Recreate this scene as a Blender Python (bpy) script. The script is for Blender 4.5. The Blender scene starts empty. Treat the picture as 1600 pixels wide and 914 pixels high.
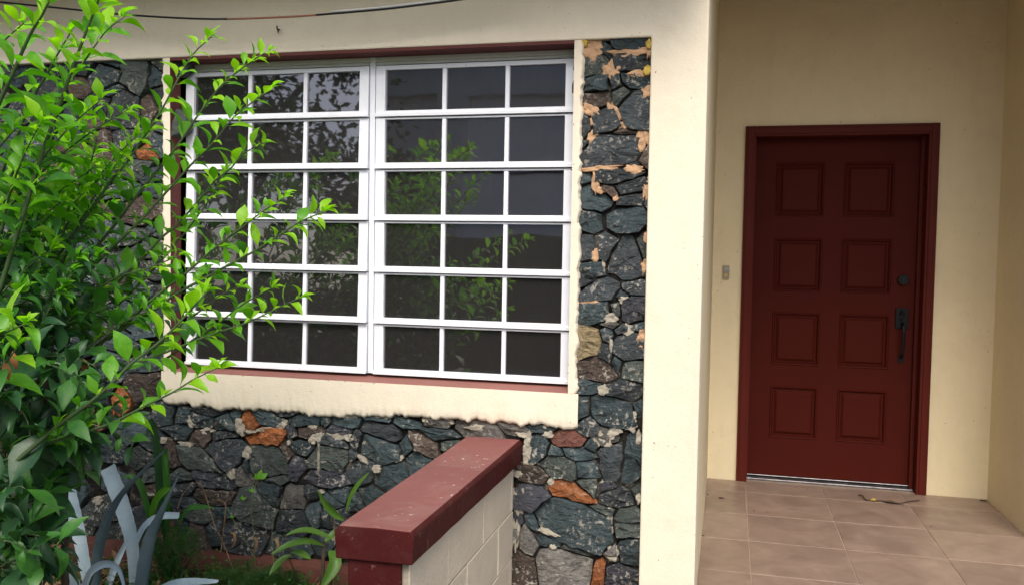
import bpy, bmesh, math, random
from mathutils import Vector, Matrix, noise
random.seed(7)
C = bpy.context.scene.collection
S = bpy.context.scene

# ------------------------------------------------------------------ camera, sky, sun, exposure
IW, IH, FOC = 1600.0, 914.0, 1363.541
CAM = Vector((0.0, -3.3325, 1.3662))
YAW, PITCH, ROLL = .2440, .0482, .0156
fw = Vector((-math.sin(YAW)*math.cos(PITCH), math.cos(YAW)*math.cos(PITCH), -math.sin(PITCH)))
rt = Vector((math.cos(YAW), math.sin(YAW), 0))
up = rt.cross(fw)
rt, up = rt*math.cos(ROLL)+up*math.sin(ROLL), up*math.cos(ROLL)-rt*math.sin(ROLL)
cd = bpy.data.cameras.new('camera'); cam = bpy.data.objects.new('camera', cd); C.objects.link(cam)
cd.sensor_fit = 'HORIZONTAL'; cd.sensor_width = 36; cd.lens = FOC/IW*36
cd.clip_start = .05; cd.clip_end = 500
cam.matrix_world = Matrix(((rt.x, up.x, -fw.x, CAM.x), (rt.y, up.y, -fw.y, CAM.y), (rt.z, up.z, -fw.z, CAM.z), (0, 0, 0, 1)))
S.camera = cam

SUN_EL, SUN_AZ = math.radians(49), math.radians(9)      # azimuth measured from -Y towards +X
w = bpy.data.worlds.new('World'); S.world = w; w.use_nodes = True
nt = w.node_tree; bg = nt.nodes['Background']
sk = nt.nodes.new('ShaderNodeTexSky'); sk.sky_type = 'NISHITA'; sk.sun_disc = False
sk.sun_elevation = SUN_EL; sk.sun_rotation = math.pi - SUN_AZ
sk.air_density = 1.0; sk.dust_density = 4.0; sk.ozone_density = 1.0
nt.links.new(sk.outputs[0], bg.inputs[0]); bg.inputs[1].default_value = .15
sd = bpy.data.lights.new('sun', 'SUN'); sun = bpy.data.objects.new('sun', sd); C.objects.link(sun)
sd.energy = 1.5; sd.angle = math.radians(28); sd.color = (1, .95, .87)
sv = Vector((math.sin(SUN_AZ)*math.cos(SUN_EL), -math.cos(SUN_AZ)*math.cos(SUN_EL), math.sin(SUN_EL)))
sun.rotation_euler = (-sv).to_track_quat('-Z', 'Y').to_euler()
sun.location = sv*20
S.view_settings.view_transform = 'Standard'; S.view_settings.look = 'None'
S.view_settings.gamma = 1; S.view_settings.use_curve_mapping = False
S.view_settings.exposure = 0.67
S.render.engine = 'CYCLES'

def P(u, v, Y):
    "survey point: where the sight line through photo pixel (u, v) meets the upright plane y = Y"
    d = fw + rt*((u-IW/2)/FOC) - up*((v-IH/2)/FOC)
    return CAM + d*((Y-CAM.y)/d.y)
def PZ(u, v, Z):
    d = fw + rt*((u-IW/2)/FOC) - up*((v-IH/2)/FOC)
    return CAM + d*((Z-CAM.z)/d.z)

# ------------------------------------------------------------------ materials
M = {}
class NT:
    def __init__(s, name):
        s.m = bpy.data.materials.new(name); s.m.use_nodes = True; M[name] = s.m
        s.t = s.m.node_tree; s.b = s.t.nodes['Principled BSDF']; s.out = s.t.nodes['Material Output']
        s.tc = s.t.nodes.new('ShaderNodeTexCoord'); s.co = s.tc.outputs['Object']
    def n(s, ty, **kw):
        nd = s.t.nodes.new(ty)
        for k, v in kw.items():
            if k in nd.inputs: nd.inputs[k].default_value = v
            else: setattr(nd, k, v)
        return nd
    def l(s, a, b): s.t.links.new(a, b)
    def randco(s):
        "object coordinates shifted by a random amount per object"
        oi = s.n('ShaderNodeObjectInfo'); mu = s.n('ShaderNodeVectorMath', operation='SCALE')
        cx = s.n('ShaderNodeCombineXYZ'); s.l(oi.outputs['Random'], cx.inputs[0]); s.l(oi.outputs['Random'], cx.inputs[2])
        s.l(cx.outputs[0], mu.inputs[0]); mu.inputs['Scale'].default_value = 37.3
        ad = s.n('ShaderNodeVectorMath', operation='ADD'); s.l(s.co, ad.inputs[0]); s.l(mu.outputs[0], ad.inputs[1])
        s.co = ad.outputs[0]; s.rand = oi.outputs['Random']
    def noise(s, scale, detail=5, rough=.55, dist=0, co=None):
        nd = s.n('ShaderNodeTexNoise', Scale=scale, Detail=detail, Roughness=rough, Distortion=dist)
        s.l(co or s.co, nd.inputs['Vector']); return nd.outputs['Fac']
    def ramp(s, fac, stops):
        r = s.n('ShaderNodeValToRGB'); e = r.color_ramp.elements
        while len(e) < len(stops): e.new(.5)
        for el, (p, c) in zip(e, stops):
            el.position = p; el.color = (*c, 1) if len(c) == 3 else c
        s.l(fac, r.inputs[0]); return r.outputs[0]
    def step(s, fac, a, b):
        r = s.n('ShaderNodeMapRange'); s.l(fac, r.inputs[0]); r.inputs[1].default_value = a; r.inputs[2].default_value = b
        return r.outputs[0]
    def mul(s, a, b, op='MULTIPLY'):
        m = s.n('ShaderNodeMath', operation=op)
        for i, x in enumerate((a, b)):
            if isinstance(x, (int, float)): m.inputs[i].default_value = x
            else: s.l(x, m.inputs[i])
        return m.outputs[0]
    def mix(s, f, a, b, bt='MIX'):
        m = s.n('ShaderNodeMix', data_type='RGBA', blend_type=bt)
        for i, x in ((0, f), (6, a), (7, b)):
            if isinstance(x, (int, float)): m.inputs[i].default_value = x
            elif isinstance(x, tuple): m.inputs[i].default_value = (*x, 1)
            else: s.l(x, m.inputs[i])
        return m.outputs[2]
    def bump(s, h, strength, dist=.01, prev=None):
        b = s.n('ShaderNodeBump', Strength=strength, Distance=dist); s.l(h, b.inputs['Height'])
        if prev: s.l(prev, b.inputs['Normal'])
        return b.outputs[0]
    def done(s, col, rough=.7, nrm=None, spec=.5):
        if isinstance(col, tuple): s.b.inputs['Base Color'].default_value = (*col, 1)
        else: s.l(col, s.b.inputs['Base Color'])
        if isinstance(rough, (int, float)): s.b.inputs['Roughness'].default_value = rough
        else: s.l(rough, s.b.inputs['Roughness'])
        if nrm: s.l(nrm, s.b.inputs['Normal'])
        s.b.inputs['Specular IOR Level'].default_value = spec
        return s.m

def painted(name, c, var=.12, grain=140, bstr=.25, rough=.7, chips=None, spec=.4, lump=0.0, stain=None):
    s = NT(name)
    a = tuple(x*(1-var) for x in c); b = tuple(min(1, x*(1+var*.6)) for x in c)
    col = s.ramp(s.noise(2.3, 6, .6), [(.3, a), (.7, b)])
    col = s.mix(s.mul(s.step(s.noise(19, 4), .5, .8), .35), col, tuple(x*.86 for x in c))
    if stain:
        sv_ = s.n('ShaderNodeVectorMath', operation='MULTIPLY'); s.l(s.co, sv_.inputs[0]); sv_.inputs[1].default_value = (1, 1, .13)
        col = s.mix(s.mul(s.step(s.noise(11, 6, .6, .2, sv_.outputs[0]), .52, .72), .18), col, tuple(x*.80 for x in c))
        col = s.mix(s.mul(s.step(s.noise(5.5, 8, .65, .6), .56, .74), .28), col, stain)
        sp = s.step(s.noise(75, 2), .735, .76); col = s.mix(s.mul(sp, .7), col, (.12, .1, .07))
    if chips:
        m = s.mul(s.step(s.noise(60, 3, .6), .665, .69), s.step(s.noise(5, 3), .50, .58))
        col = s.mix(s.mul(s.step(s.noise(7, 8, .7, .5), .5, .72), .35), col, tuple(.5*x+.5*y*.6 for x, y in zip(c, chips)))
        col = s.mix(m, col, chips)
    nr = s.bump(s.noise(grain, 4, .6), bstr, .004)
    nr = s.bump(s.noise(12, 4), max(.12, lump), .012, nr)
    return s.done(col, rough, nr, spec)

painted('cream', (.775, .705, .56), .05, 170, .35, .85, spec=.2, lump=.22, stain=(.66, .55, .38))
painted('cream_wall', (.76, .66, .44), .05, 170, .3, .85, spec=.2, lump=.15, stain=(.62, .5, .33))
painted('broken_plaster', (.76, .69, .56), .12, 60, .8, .9, spec=.2, lump=.8, stain=(.5, .42, .31))
painted('block_joint', (.34, .30, .235), .1, 90, .6, .9, spec=.1)
painted('block_paint', (.62, .55, .43), .14, 75, .9, .85, spec=.2, lump=.4, stain=(.42, .37, .28))
painted('red_paint', (.058, .010, .010), .18, 120, .3, .6, chips=(.2, .12, .1), spec=.1, lump=.3)  # coping sides and end, darker than the top with shade in the colour
painted('red_top_lit', (.215, .08, .072), .14, 120, .3, .7, chips=(.62, .52, .46), spec=.3, lump=.3)  # coping top: the same red lightened, light from above put into the colour
painted('plinth_red', (.105, .042, .032), .35, 80, .6, .85, spec=.15, lump=.6, stain=(.2, .14, .1))
painted('maroon_reveal', (.12, .034, .03), .15, 120, .35, .7, spec=.3, lump=.3)
painted('sill_red', (.27, .12, .10), .15, 120, .4, .75, spec=.3, lump=.3)
painted('door_red', (.066, .0092, .0055), .1, 220, .08, .55, spec=.07)
painted('door_trim', (.09, .0145, .0095), .1, 200, .1, .5, spec=.1)
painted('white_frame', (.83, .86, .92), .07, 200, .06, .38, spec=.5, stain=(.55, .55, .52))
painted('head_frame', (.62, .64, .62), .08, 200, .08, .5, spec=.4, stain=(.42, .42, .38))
painted('black_iron', (.010, .011, .012), .2, 200, .2, .4, spec=.15)
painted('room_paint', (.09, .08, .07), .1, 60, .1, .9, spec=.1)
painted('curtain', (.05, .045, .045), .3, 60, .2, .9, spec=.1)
painted('concrete', (.34, .31, .27), .2, 60, .6, .9, spec=.2, lump=.5, stain=(.2, .18, .14))
painted('neighbour_wall', (.88, .85, .87), .08, 60, .2, .9, spec=.2, stain=(.42, .38, .37))
painted('neighbour_trim', (.68, .66, .66), .06, 60, .2, .9, spec=.2)
painted('rubber', (.012, .012, .014), .1, 100, .1, .45)
painted('bare_copper', (.30, .12, .07), .2, 100, .1, .5)
painted('bell_plate', (.32, .28, .2), .1, 100, .1, .4)
painted('bell_button', (.55, .4, .16), .1, 100, .1, .35)
s = NT('aluminium'); s.b.inputs['Metallic'].default_value = 1
s.done(s.ramp(s.noise(30, 5), [(.3, (.2, .2, .21)), (.7, (.42, .42, .43))]), .45)

def stone_mat(name, a, b, c, speck=(.46, .43, .37), sp=.68):
    s = NT(name); s.randco()
    st = s.n('ShaderNodeVectorMath', operation='MULTIPLY'); s.l(s.co, st.inputs[0]); st.inputs[1].default_value = (1, 1, 2.2)
    n1 = s.noise(9, 8, .62, .5); n2 = s.noise(34, 7, .68, .4, st.outputs[0]); n3 = s.noise(3.2, 4, .5)
    col = s.ramp(n1, [(.28, a), (.5, b), (.72, c)])
    col = s.mix(s.step(n2, .40, .72), col, tuple(x*1.75 for x in b))
    col = s.mix(s.step(n2, .42, .28), col, tuple(x*.42 for x in a))
    hv = s.n('ShaderNodeHueSaturation'); s.l(col, hv.inputs['Color'])
    rr = s.n('ShaderNodeMapRange'); s.l(s.rand, rr.inputs[0]); rr.inputs[3].default_value = .72; rr.inputs[4].default_value = 1.4
    s.l(rr.outputs[0], hv.inputs['Value']); col = hv.outputs[0]
    # lichen and mortar splashes
    m = s.mul(s.step(s.noise(55, 4, .62), .555, .60), s.step(s.noise(6, 4, .6), .46, .60))
    m2 = s.step(s.noise(13, 8, .74, .4), .60, .68)
    col = s.mix(s.mul(m, sp*1.35), col, speck)
    col = s.mix(s.mul(m2, sp*.9), col, tuple(x*.8 for x in speck))
    nr = s.bump(n2, 1.0, .03)
    nr = s.bump(s.noise(120, 4, .7), .55, .006, nr)
    nr = s.bump(n1, .7, .03, nr)
    return s.done(col, s.ramp(n2, [(.3, (.42,)*3), (.7, (.75,)*3)]), nr, .45)
stone_mat('stone_blue', (.024, .038, .043), (.042, .064, .070), (.068, .090, .095))
stone_mat('stone_slate', (.022, .028, .032), (.038, .047, .052), (.066, .074, .078))
stone_mat('stone_green', (.034, .044, .038), (.058, .072, .064), (.09, .1, .088))
stone_mat('stone_purple', (.026, .028, .036), (.042, .045, .056), (.07, .073, .085))
stone_mat('stone_brown', (.040, .028, .022), (.075, .054, .042), (.12, .088, .07))
stone_mat('stone_grey', (.075, .072, .066), (.125, .12, .108), (.19, .18, .16))
stone_mat('stone_rust', (.17, .05, .017), (.34, .11, .03), (.46, .2, .06), sp=.35)
stone_mat('stone_red', (.08, .03, .022), (.14, .055, .04), (.2, .09, .07))
stone_mat('stone_tan', (.15, .115, .06), (.21, .165, .09), (.27, .22, .13), sp=.2)
painted('mortar_dark', (.035, .032, .028), .5, 80, 1, .95, spec=.1, lump=1)
s = NT('mortar_bed')
s.done(s.ramp(s.noise(9, 7, .7), [(.40, (.010, .0095, .009)), (.55, (.03, .028, .025)), (.66, (.2, .18, .145))]), .95, s.bump(s.noise(70, 6, .7), 1, .01), .1)
painted('mortar_pale', (.36, .33, .265), .3, 70, 1, .95, spec=.1, lump=1, stain=(.25, .22, .18))
painted('mortar_salmon', (.50, .32, .19), .2, 70, .8, .95, spec=.1, lump=1, stain=(.38, .23, .13))
painted('mortar_yellow', (.5, .36, .08), .2, 70, .8, .95, spec=.1, lump=1)

def tile_mat():
    s = NT('floor_tile'); s.randco()
    col = s.ramp(s.noise(5, 7, .6, .8), [(.3, (.205, .147, .115)), (.55, (.27, .197, .155)), (.75, (.33, .248, .195))])
    col = s.mix(s.mul(s.step(s.noise(16, 8, .7), .5, .75), .4), col, (.24, .155, .115))
    rr = s.n('ShaderNodeMapRange'); s.l(s.rand, rr.inputs[0]); rr.inputs[3].default_value = .88; rr.inputs[4].default_value = 1.1
    hv = s.n('ShaderNodeHueSaturation'); s.l(col, hv.inputs['Color']); s.l(rr.outputs[0], hv.inputs['Value'])
    s.done(hv.outputs[0], s.ramp(s.noise(11, 6), [(.3, (.3,)*3), (.7, (.5,)*3)]), s.bump(s.noise(60, 4), .08, .004), .5)
tile_mat()
painted('grout', (.38, .29, .235), .2, 120, .5, .9, spec=.2)

def glass_mat():
    s = NT('tinted_glass'); s.randco(); t = s.t
    t.nodes.remove(s.b)
    fr = s.n('ShaderNodeFresnel', IOR=2.35)
    nb = s.bump(s.noise(3.0, 2), .05, .01); s.l(nb, fr.inputs['Normal'])
    gl = s.n('ShaderNodeBsdfGlossy', Roughness=.018); gl.inputs[0].default_value = (.92, .9, .94, 1); s.l(nb, gl.inputs['Normal'])
    tr = s.n('ShaderNodeBsdfTransparent'); tr.inputs[0].default_value = (.42, .41, .42, 1)
    mx = s.n('ShaderNodeMixShader'); s.l(fr.outputs[0], mx.inputs[0]); s.l(tr.outputs[0], mx.inputs[1]); s.l(gl.outputs[0], mx.inputs[2])
    df = s.n('ShaderNodeBsdfDiffuse'); df.inputs[0].default_value = (.36, .345, .335, 1)
    dust = s.mul(s.step(s.noise(150, 3, .7), .60, .75), .22)
    dust = s.mul(dust, s.mul(s.step(s.noise(9, 5), .35, .7), .8))
    dust = s.mul(dust, .055, 'ADD')
    m2 = s.n('ShaderNodeMixShader'); s.l(dust, m2.inputs[0]); s.l(mx.outputs[0], m2.inputs[1]); s.l(df.outputs[0], m2.inputs[2])
    s.l(m2.outputs[0], s.out.inputs[0])
glass_mat()

def leaf_mat(name, a, b, trans=.45, rough=.42, tcol=None):
    s = NT(name); s.randco()
    col = s.ramp(s.noise(7, 4), [(.3, a), (.7, b)])
    col = s.mix(s.mul(s.step(s.noise(55, 5, .7), .56, .70), .4), col, tuple(.6*x+.4*y for x, y in zip(a, (.10, .08, .03))))
    s.done(col, rough, s.bump(s.noise(45, 3), .15, .004), .45)
    tl = s.n('ShaderNodeBsdfTranslucent'); tc = s.mix(1.0, col, tcol or (1.25, 1.45, .45), 'MULTIPLY'); s.l(tc, tl.inputs[0])
    mx = s.n('ShaderNodeMixShader'); mx.inputs[0].default_value = trans
    s.l(s.b.outputs[0], mx.inputs[1]); s.l(tl.outputs[0], mx.inputs[2]); s.l(mx.outputs[0], s.out.inputs[0])
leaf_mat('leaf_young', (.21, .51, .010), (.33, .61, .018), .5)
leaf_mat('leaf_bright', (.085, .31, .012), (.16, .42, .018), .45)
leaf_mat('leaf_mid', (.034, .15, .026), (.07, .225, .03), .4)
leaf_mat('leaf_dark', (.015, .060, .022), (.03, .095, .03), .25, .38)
leaf_mat('leaf_dead', (.22, .09, .03), (.4, .18, .06), .3, .7, (1.2, .9, .6))
leaf_mat('straw', (.20, .12, .06), (.40, .27, .14), .2, .8, (1.1, .9, .7))
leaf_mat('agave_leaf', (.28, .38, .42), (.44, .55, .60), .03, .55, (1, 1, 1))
leaf_mat('agave_shaded_side', (.075, .125, .14), (.15, .215, .235), .03, .55, (1, 1, 1))  # leaf colour darkened for the undersides, their shade put into it
leaf_mat('fern_green', (.02, .075, .015), (.05, .14, .02), .3, .6)
leaf_mat('ginger_leaf', (.07, .18, .025), (.13, .27, .04), .4, .4)
leaf_mat('tree_leaf', (.02, .05, .012), (.05, .1, .02), .2, .6)
painted('stem_green', (.045, .085, .025), .3, 80, .2, .6)
painted('stem_light', (.16, .21, .07), .2, 80, .2, .6)
painted('stem_brown', (.07, .045, .03), .3, 80, .4, .8)
painted('bark', (.08, .06, .045), .3, 60, .6, .9)
s = NT('soil'); s.done(s.ramp(s.noise(14, 9, .7), [(.3, (.025, .016, .011)), (.55, (.07, .045, .03)), (.8, (.15, .10, .065))]), .95, s.bump(s.noise(40, 8, .7), 1, .03), .1)
s = NT('yard_ground'); s.done(s.ramp(s.noise(1.2, 9, .7), [(.3, (.10, .095, .085)), (.55, (.15, .14, .125)), (.8, (.21, .20, .18))]), .95, s.bump(s.noise(30, 8, .7), .6, .03), .1)
s = NT('hedge_leaf'); s.done(s.ramp(s.noise(6, 9, .7), [(.3, (.012, .03, .01)), (.7, (.05, .085, .025))]), .7, s.bump(s.noise(20, 8, .7), 1, .1), .2)

# ------------------------------------------------------------------ mesh helpers
class MB:
    def __init__(s): s.v = []; s.f = []; s.mi = []
    def add(s, vs, fs, mi=0):
        o = len(s.v); s.v += [tuple(x) for x in vs]; s.f += [tuple(i+o for i in f) for f in fs]; s.mi += [mi]*len(fs); return s
    def box(s, x0, x1, y0, y1, z0, z1, mi=0):
        vs = [(x, y, z) for z in (z0, z1) for y in (y0, y1) for x in (x0, x1)]
        return s.add(vs, [(0, 2, 3, 1), (4, 5, 7, 6), (0, 1, 5, 4), (2, 6, 7, 3), (0, 4, 6, 2), (1, 3, 7, 5)], mi)
    def tube(s, pts, r0, r1=None, n=6, mi=0):
        r1 = r0 if r1 is None else r1; pts = [Vector(p) for p in pts]; m = len(pts); vs = []; fs = []
        ref = Vector((.3, .9, .31))
        for i, p in enumerate(pts):
            d = (pts[min(i+1, m-1)]-pts[max(i-1, 0)]).normalized()
            a = d.cross(ref).normalized(); b = d.cross(a); r = r0+(r1-r0)*i/max(1, m-1)
            for k in range(n):
                t = 2*math.pi*k/n; vs.append(p+a*r*math.cos(t)+b*r*math.sin(t))
        for i in range(m-1):
            for k in range(n):
                fs.append((i*n+k, i*n+(k+1) % n, (i+1)*n+(k+1) % n, (i+1)*n+k))
        fs.append(tuple(range(n))[::-1]); fs.append(tuple((m-1)*n+k for k in range(n)))
        return s.add(vs, fs, mi)
    def mesh(s, name, mats, smooth=False, origin=None):
        me = bpy.data.meshes.new(name); o = Vector(origin) if origin is not None else Vector((0, 0, 0))
        me.from_pydata([tuple(Vector(v)-o) for v in s.v], [], s.f)
        for m in (mats if isinstance(mats, (list, tuple)) else [mats]): me.materials.append(M[m])
        me.polygons.foreach_set('material_index', s.mi)
        if smooth: me.polygons.foreach_set('use_smooth', [True]*len(me.polygons))
        bm = bmesh.new(); bm.from_mesh(me)
        if not smooth is None and len(s.f) < 4000: bmesh.ops.recalc_face_normals(bm, faces=bm.faces)
        bm.to_mesh(me); bm.free(); me.update(); return me
    def build(s, name, mats, parent=None, smooth=False, bevel=0, origin=None):
        if origin is None and s.v:
            xs, ys, zs = zip(*s.v); origin = ((min(xs)+max(xs))/2, (min(ys)+max(ys))/2, min(zs))
        o = bpy.data.objects.new(name, s.mesh(name, mats, smooth, origin)); C.objects.link(o)
        if parent: o.parent = parent; o.location = Vector(origin)-parent.location
        else: o.location = origin
        if bevel:
            b = o.modifiers.new('bevel', 'BEVEL'); b.width = bevel; b.segments = 2; b.limit_method = 'ANGLE'
        return o
def name_kind(n): return any(k in n for k in ('window', 'door', 'wall', 'house', 'mullion'))
def thing(name, label, cat, loc=(0, 0, 0), group=None):
    o = bpy.data.objects.new(name, None); C.objects.link(o); o.location = loc; o.empty_display_size = .1
    return tag(o, label, cat, group)
def tag(o, label, cat, group=None):
    o['label'] = label; o['category'] = cat
    if name_kind(o.name): o['kind'] = 'thing'
    if group: o['group'] = group
    return o
def struct(o): o['kind'] = 'structure'; return o
def box(name, mat, parent, *d, bevel=0): return MB().box(*d).build(name, mat, parent, bevel=bevel)
def nz(x, y=0, z=0): return noise.noise(Vector((x, y, z)))

# ------------------------------------------------------------------ measured set-out (metres, porch floor = 0, house front = plane y 0)
XV, XW, ZA, ZW = -2.3655, -.5995, 2.1718, .8258           # window opening
XB, XC, XR, YP = -.3082, -.0983, 1.4527, 2.0737           # pillar left, pillar right, porch right wall, porch back wall
ROOF = 3.0

# ------------------------------------------------------------------ ground
g = MB(); N = 24
g.add([(-60, -60, -.16), (60, -60, -.16), (60, 40, -.16), (-60, 40, -.16)], [(0, 1, 2, 3)])
struct(g.build('ground', 'yard_ground', origin=(0, 0, -.16)))
bed = MB(); nx, ny = 60, 34
for j in range(ny+1):
    for i in range(nx+1):
        x = -4.2+i*(3.3/nx); y = -1.7+j*(1.70/ny)
        bed.v.append((x, y, -.045+.03*nz(x*3, y*3)+.018*nz(x*11, y*11, 3)))
for j in range(ny):
    for i in range(nx):
        a = j*(nx+1)+i; bed.f.append((a, a+1, a+nx+2, a+nx+1)); bed.mi.append(0)
struct(bed.build('planting_bed', 'soil', smooth=True))

# ------------------------------------------------------------------ house
house = thing('house', 'cream plastered house front with maroon trim and a deep shaded porch', 'house', (0, 0, 0))
EDGE = 3.2
L_ = [(-4.6, ZA), (XB, ZA), (XB, -.15), (XC, -.15), (XC, ROOF-.002), (-4.6, ROOF-.002)]         # beam over the window running into the pillar
MB().add([(x, 0, z) for x, z in L_]+[(x, .26, z) for x, z in L_], [(0, 1, 2, 3, 4, 5), (11, 10, 9, 8, 7, 6)]+[(i, (i+1) % 6, 6+(i+1) % 6, 6+i) for i in range(6)]).build('pillar_and_beam', 'cream', house, bevel=.006)
box('porch_side_wall', 'cream_wall', house, XC-.16, XC-.0015, .2615, YP+.15, -.15, ROOF-.003)
MB().box(-.3, .088, YP, YP+.15, -.15, ROOF-.003).box(1.112, XR+.002, YP, YP+.15, -.15, ROOF-.003).box(.088, 1.112, YP, YP+.15, 2.1, ROOF-.003).build('porch_back_wall', 'cream_wall', house)
box('porch_side_wall', 'cream_wall', house, XR, XR+.18, 1.3, YP+.15, -.15, ROOF-.003)
box('front_wall', 'cream', house, XR+.1815, 4.6, YP-.05, YP+.15, -.15, ROOF-.003)
box('porch_post', 'cream', house, 3.9, 4.1, -.2, 0, -.15, ROOF-.003)
painted('ceiling_wood', (.26, .17, .10), .2, 60, .3, .7)
box('ceiling', 'ceiling_wood', house, -4.6, 4.6, -.33, 4.6, ROOF, ROOF+.05)
box('roof', 'neighbour_trim', house, -4.66, 4.66, -.37, 4.66, ROOF+.052, ROOF+.2)
MB().box(-4.6, XC+.03, -.44, -.001, 2.55, 2.66).build('window_hood', 'cream', house, bevel=.008)  # unseen slab added above the view to shade beam and pillar top
# the room behind the window
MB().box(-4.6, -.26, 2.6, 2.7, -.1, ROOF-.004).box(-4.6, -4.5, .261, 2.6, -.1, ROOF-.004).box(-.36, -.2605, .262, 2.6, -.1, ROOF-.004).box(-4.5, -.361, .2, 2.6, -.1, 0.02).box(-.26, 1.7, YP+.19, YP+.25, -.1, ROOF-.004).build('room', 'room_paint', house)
# core of the front wall behind the stones
MB().box(-4.6, XV-.0, .075, .26, -.15, ZA-.001).box(XV+.0005, XW-.0005, .075, .26, -.15, ZW-.03).box(XW, XB-.0005, .075, .26, -.15, ZA-.001).build('wall_core', 'mortar_dark', house)
# painted reveals of the window opening
rv = MB()
rv.box(XV-.012, XV, .006, .255, ZW-.01, ZA-.0006); rv.box(XW, XW+.012, .006, .255, ZW-.01, ZA-.0006)
rv.box(XV, XW, .004, .255, ZA-.012, ZA-.0007)
rv.build('window_reveal', 'maroon_reveal', house)
sl = MB(); n = 120
for i in range(n+1):
    x = XV+(XW-XV)*i/n; r = .004*nz(x*40)+.003*nz(x*13, 4)
    sl.v += [(x, .002+r*.4, ZW-.035), (x, .001+r*.4, ZW-.013+.002*nz(x*30)+.002*nz(x*9)), (x, .012, ZW-.009+.001*nz(x*9)), (x, .25, ZW+.012)]
for i in range(n):
    for k in range(3): sl.f.append((i*4+k, i*4+k+1, i*4+k+5, i*4+k+4)); sl.mi.append(0)
sl.build('window_sill', 'sill_red', house)
# hand-laid plaster band round the window, broken off along the stones
def ragged_band(name, path, inner, outer, axis, seed):
    """path: samples along the band; inner/outer: functions giving the clean and the broken edge"""
    m = MB(); k = 7
    for t in path:
        a, b = inner(t), outer(t)
        rag = (.014*nz(t*19, seed)+.011*nz(t*45, seed, 2)+.004*nz(t*140, seed, 6)+.014*max(0, nz(t*9, seed, 5)))*(1 if axis == 'x' else .55)
        b = b + (rag if b > a else -rag)
        sg = 1 if b > a else -1
        L = abs(b-a)
        ws = [0, .35*L, L-.04 if L > .09 else .6*L, L-.016 if L > .05 else .8*L, L-.005, L, L]
        ys = [.0005, -.001+.001*nz(t*4, seed, 9), -.001+.002*nz(t*7, seed, 7), -.001+.004*nz(t*60, seed, 3), .003+.006*nz(t*130, seed, 1), .012+.008*nz(t*120, seed, 8), .075]
        for q in range(k):
            c = a+sg*ws[q]; j = .0025*nz(t*55+q*9, seed, 4) if q in (3, 4) else 0
            m.v.append((t, ys[q], c+j) if axis == 'x' else (c+j, ys[q], t))
    for i in range(len(path)-1):
        for q in range(k-1):
            m.f.append((i*k+q, i*k+q+1, i*k+k+q+1, i*k+k+q)); m.mi.append(0 if q < 4 else 1)
    return m.build(name, ['cream', 'broken_plaster'], house, smooth=True)
bot = [(P(u, v, 0).x, P(u, v, 0).z) for u, v in ((240, 622), (262, 628), (330, 640), (400, 641), (500, 650), (600, 648), (700, 657), (800, 662), (890, 668), (912, 668))]
def botz(x):
    for (x0, z0), (x1, z1) in zip(bot, bot[1:]):
        if x <= x1: return z0+(z1-z0)*max(0, (x-x0))/(x1-x0)
    return bot[-1][1]
X0B = P(252, 600, 0).x; X1B = P(903, 640, 0).x
xs = [X0B+(X1B-X0B)*i/300 for i in range(301)]
ragged_band('window_band', xs, lambda t: ZW-.012, botz, 'x', 1.3)
zs = [ZW-.0118+(ZA-ZW+.011)*i/200 for i in range(201)]
ragged_band('window_band', zs, lambda t: XV-.0005, lambda t: XV-.042, 'z', 5.1)
ragged_band('window_band', zs, lambda t: XW+.0005, lambda t: XW+.034, 'z', 8.7)
# painted plinth along the foot of the stones
pb = MB(); n = 90
for i in range(n+1):
    x = -4.5+i*(4.5+XB)/n; z = .022+.012*nz(x*5)+.008*nz(x*17); y = -.022+.008*nz(x*7, 3)
    pb.v += [(x, y-.004, -.14), (x, y, z-.012), (x, y+.012, z), (x, .074, z+.012+.01*nz(x*9, 7))]
for i in range(n):
    for k in range(3): pb.f.append((i*4+k, i*4+k+1, i*4+k+5, i*4+k+4)); pb.mi.append(0)
pb.build('plinth', 'plinth_red', house, smooth=True)

# ------------------------------------------------------------------ porch floor of square tiles
T = .4403; GR = .003
floor = MB().box(XC-.004, XR+.004, -1.27, YP+.2, -.15, -.0032).build('porch_floor', 'grout'); struct(floor)
ty = [1.813+T*k for k in (1, 0, -1, -2, -3, -4, -5, -6, -7)]
tx = [.1227+.4365*k for k in (-1, 0, 1, 2, 3, 4)]
for a, b in zip(ty, ty[1:]):
    for c, d in zip(tx, tx[1:]):
        x0, x1, y0, y1 = max(c, XC+.001), min(d, XR-.001), b, min(a, YP-.0005)
        if 1.8 < (a+b)/2: y1 = YP-.0005
        m = MB(); g2 = GR/2; e = .0035; h = .0006*random.uniform(-1, 1)
        A = [(x0+g2, y0+g2), (x1-g2, y0+g2), (x1-g2, y1-g2), (x0+g2, y1-g2)]
        B = [(x0+g2+e, y0+g2+e), (x1-g2-e, y0+g2+e), (x1-g2-e, y1-g2-e), (x0+g2+e, y1-g2-e)]
        m.add([(x, y, -.005) for x, y in A]+[(x, y, -.0025+h) for x, y in A]+[(x, y, h) for x, y in B],
              [(0, 1, 5, 4), (1, 2, 6, 5), (2, 3, 7, 6), (3, 0, 4, 7), (4, 5, 9, 8), (5, 6, 10, 9), (6, 7, 11, 10), (7, 4, 8, 11), (8, 9, 10, 11)])
        m.build('tile', 'floor_tile', floor)

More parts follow.
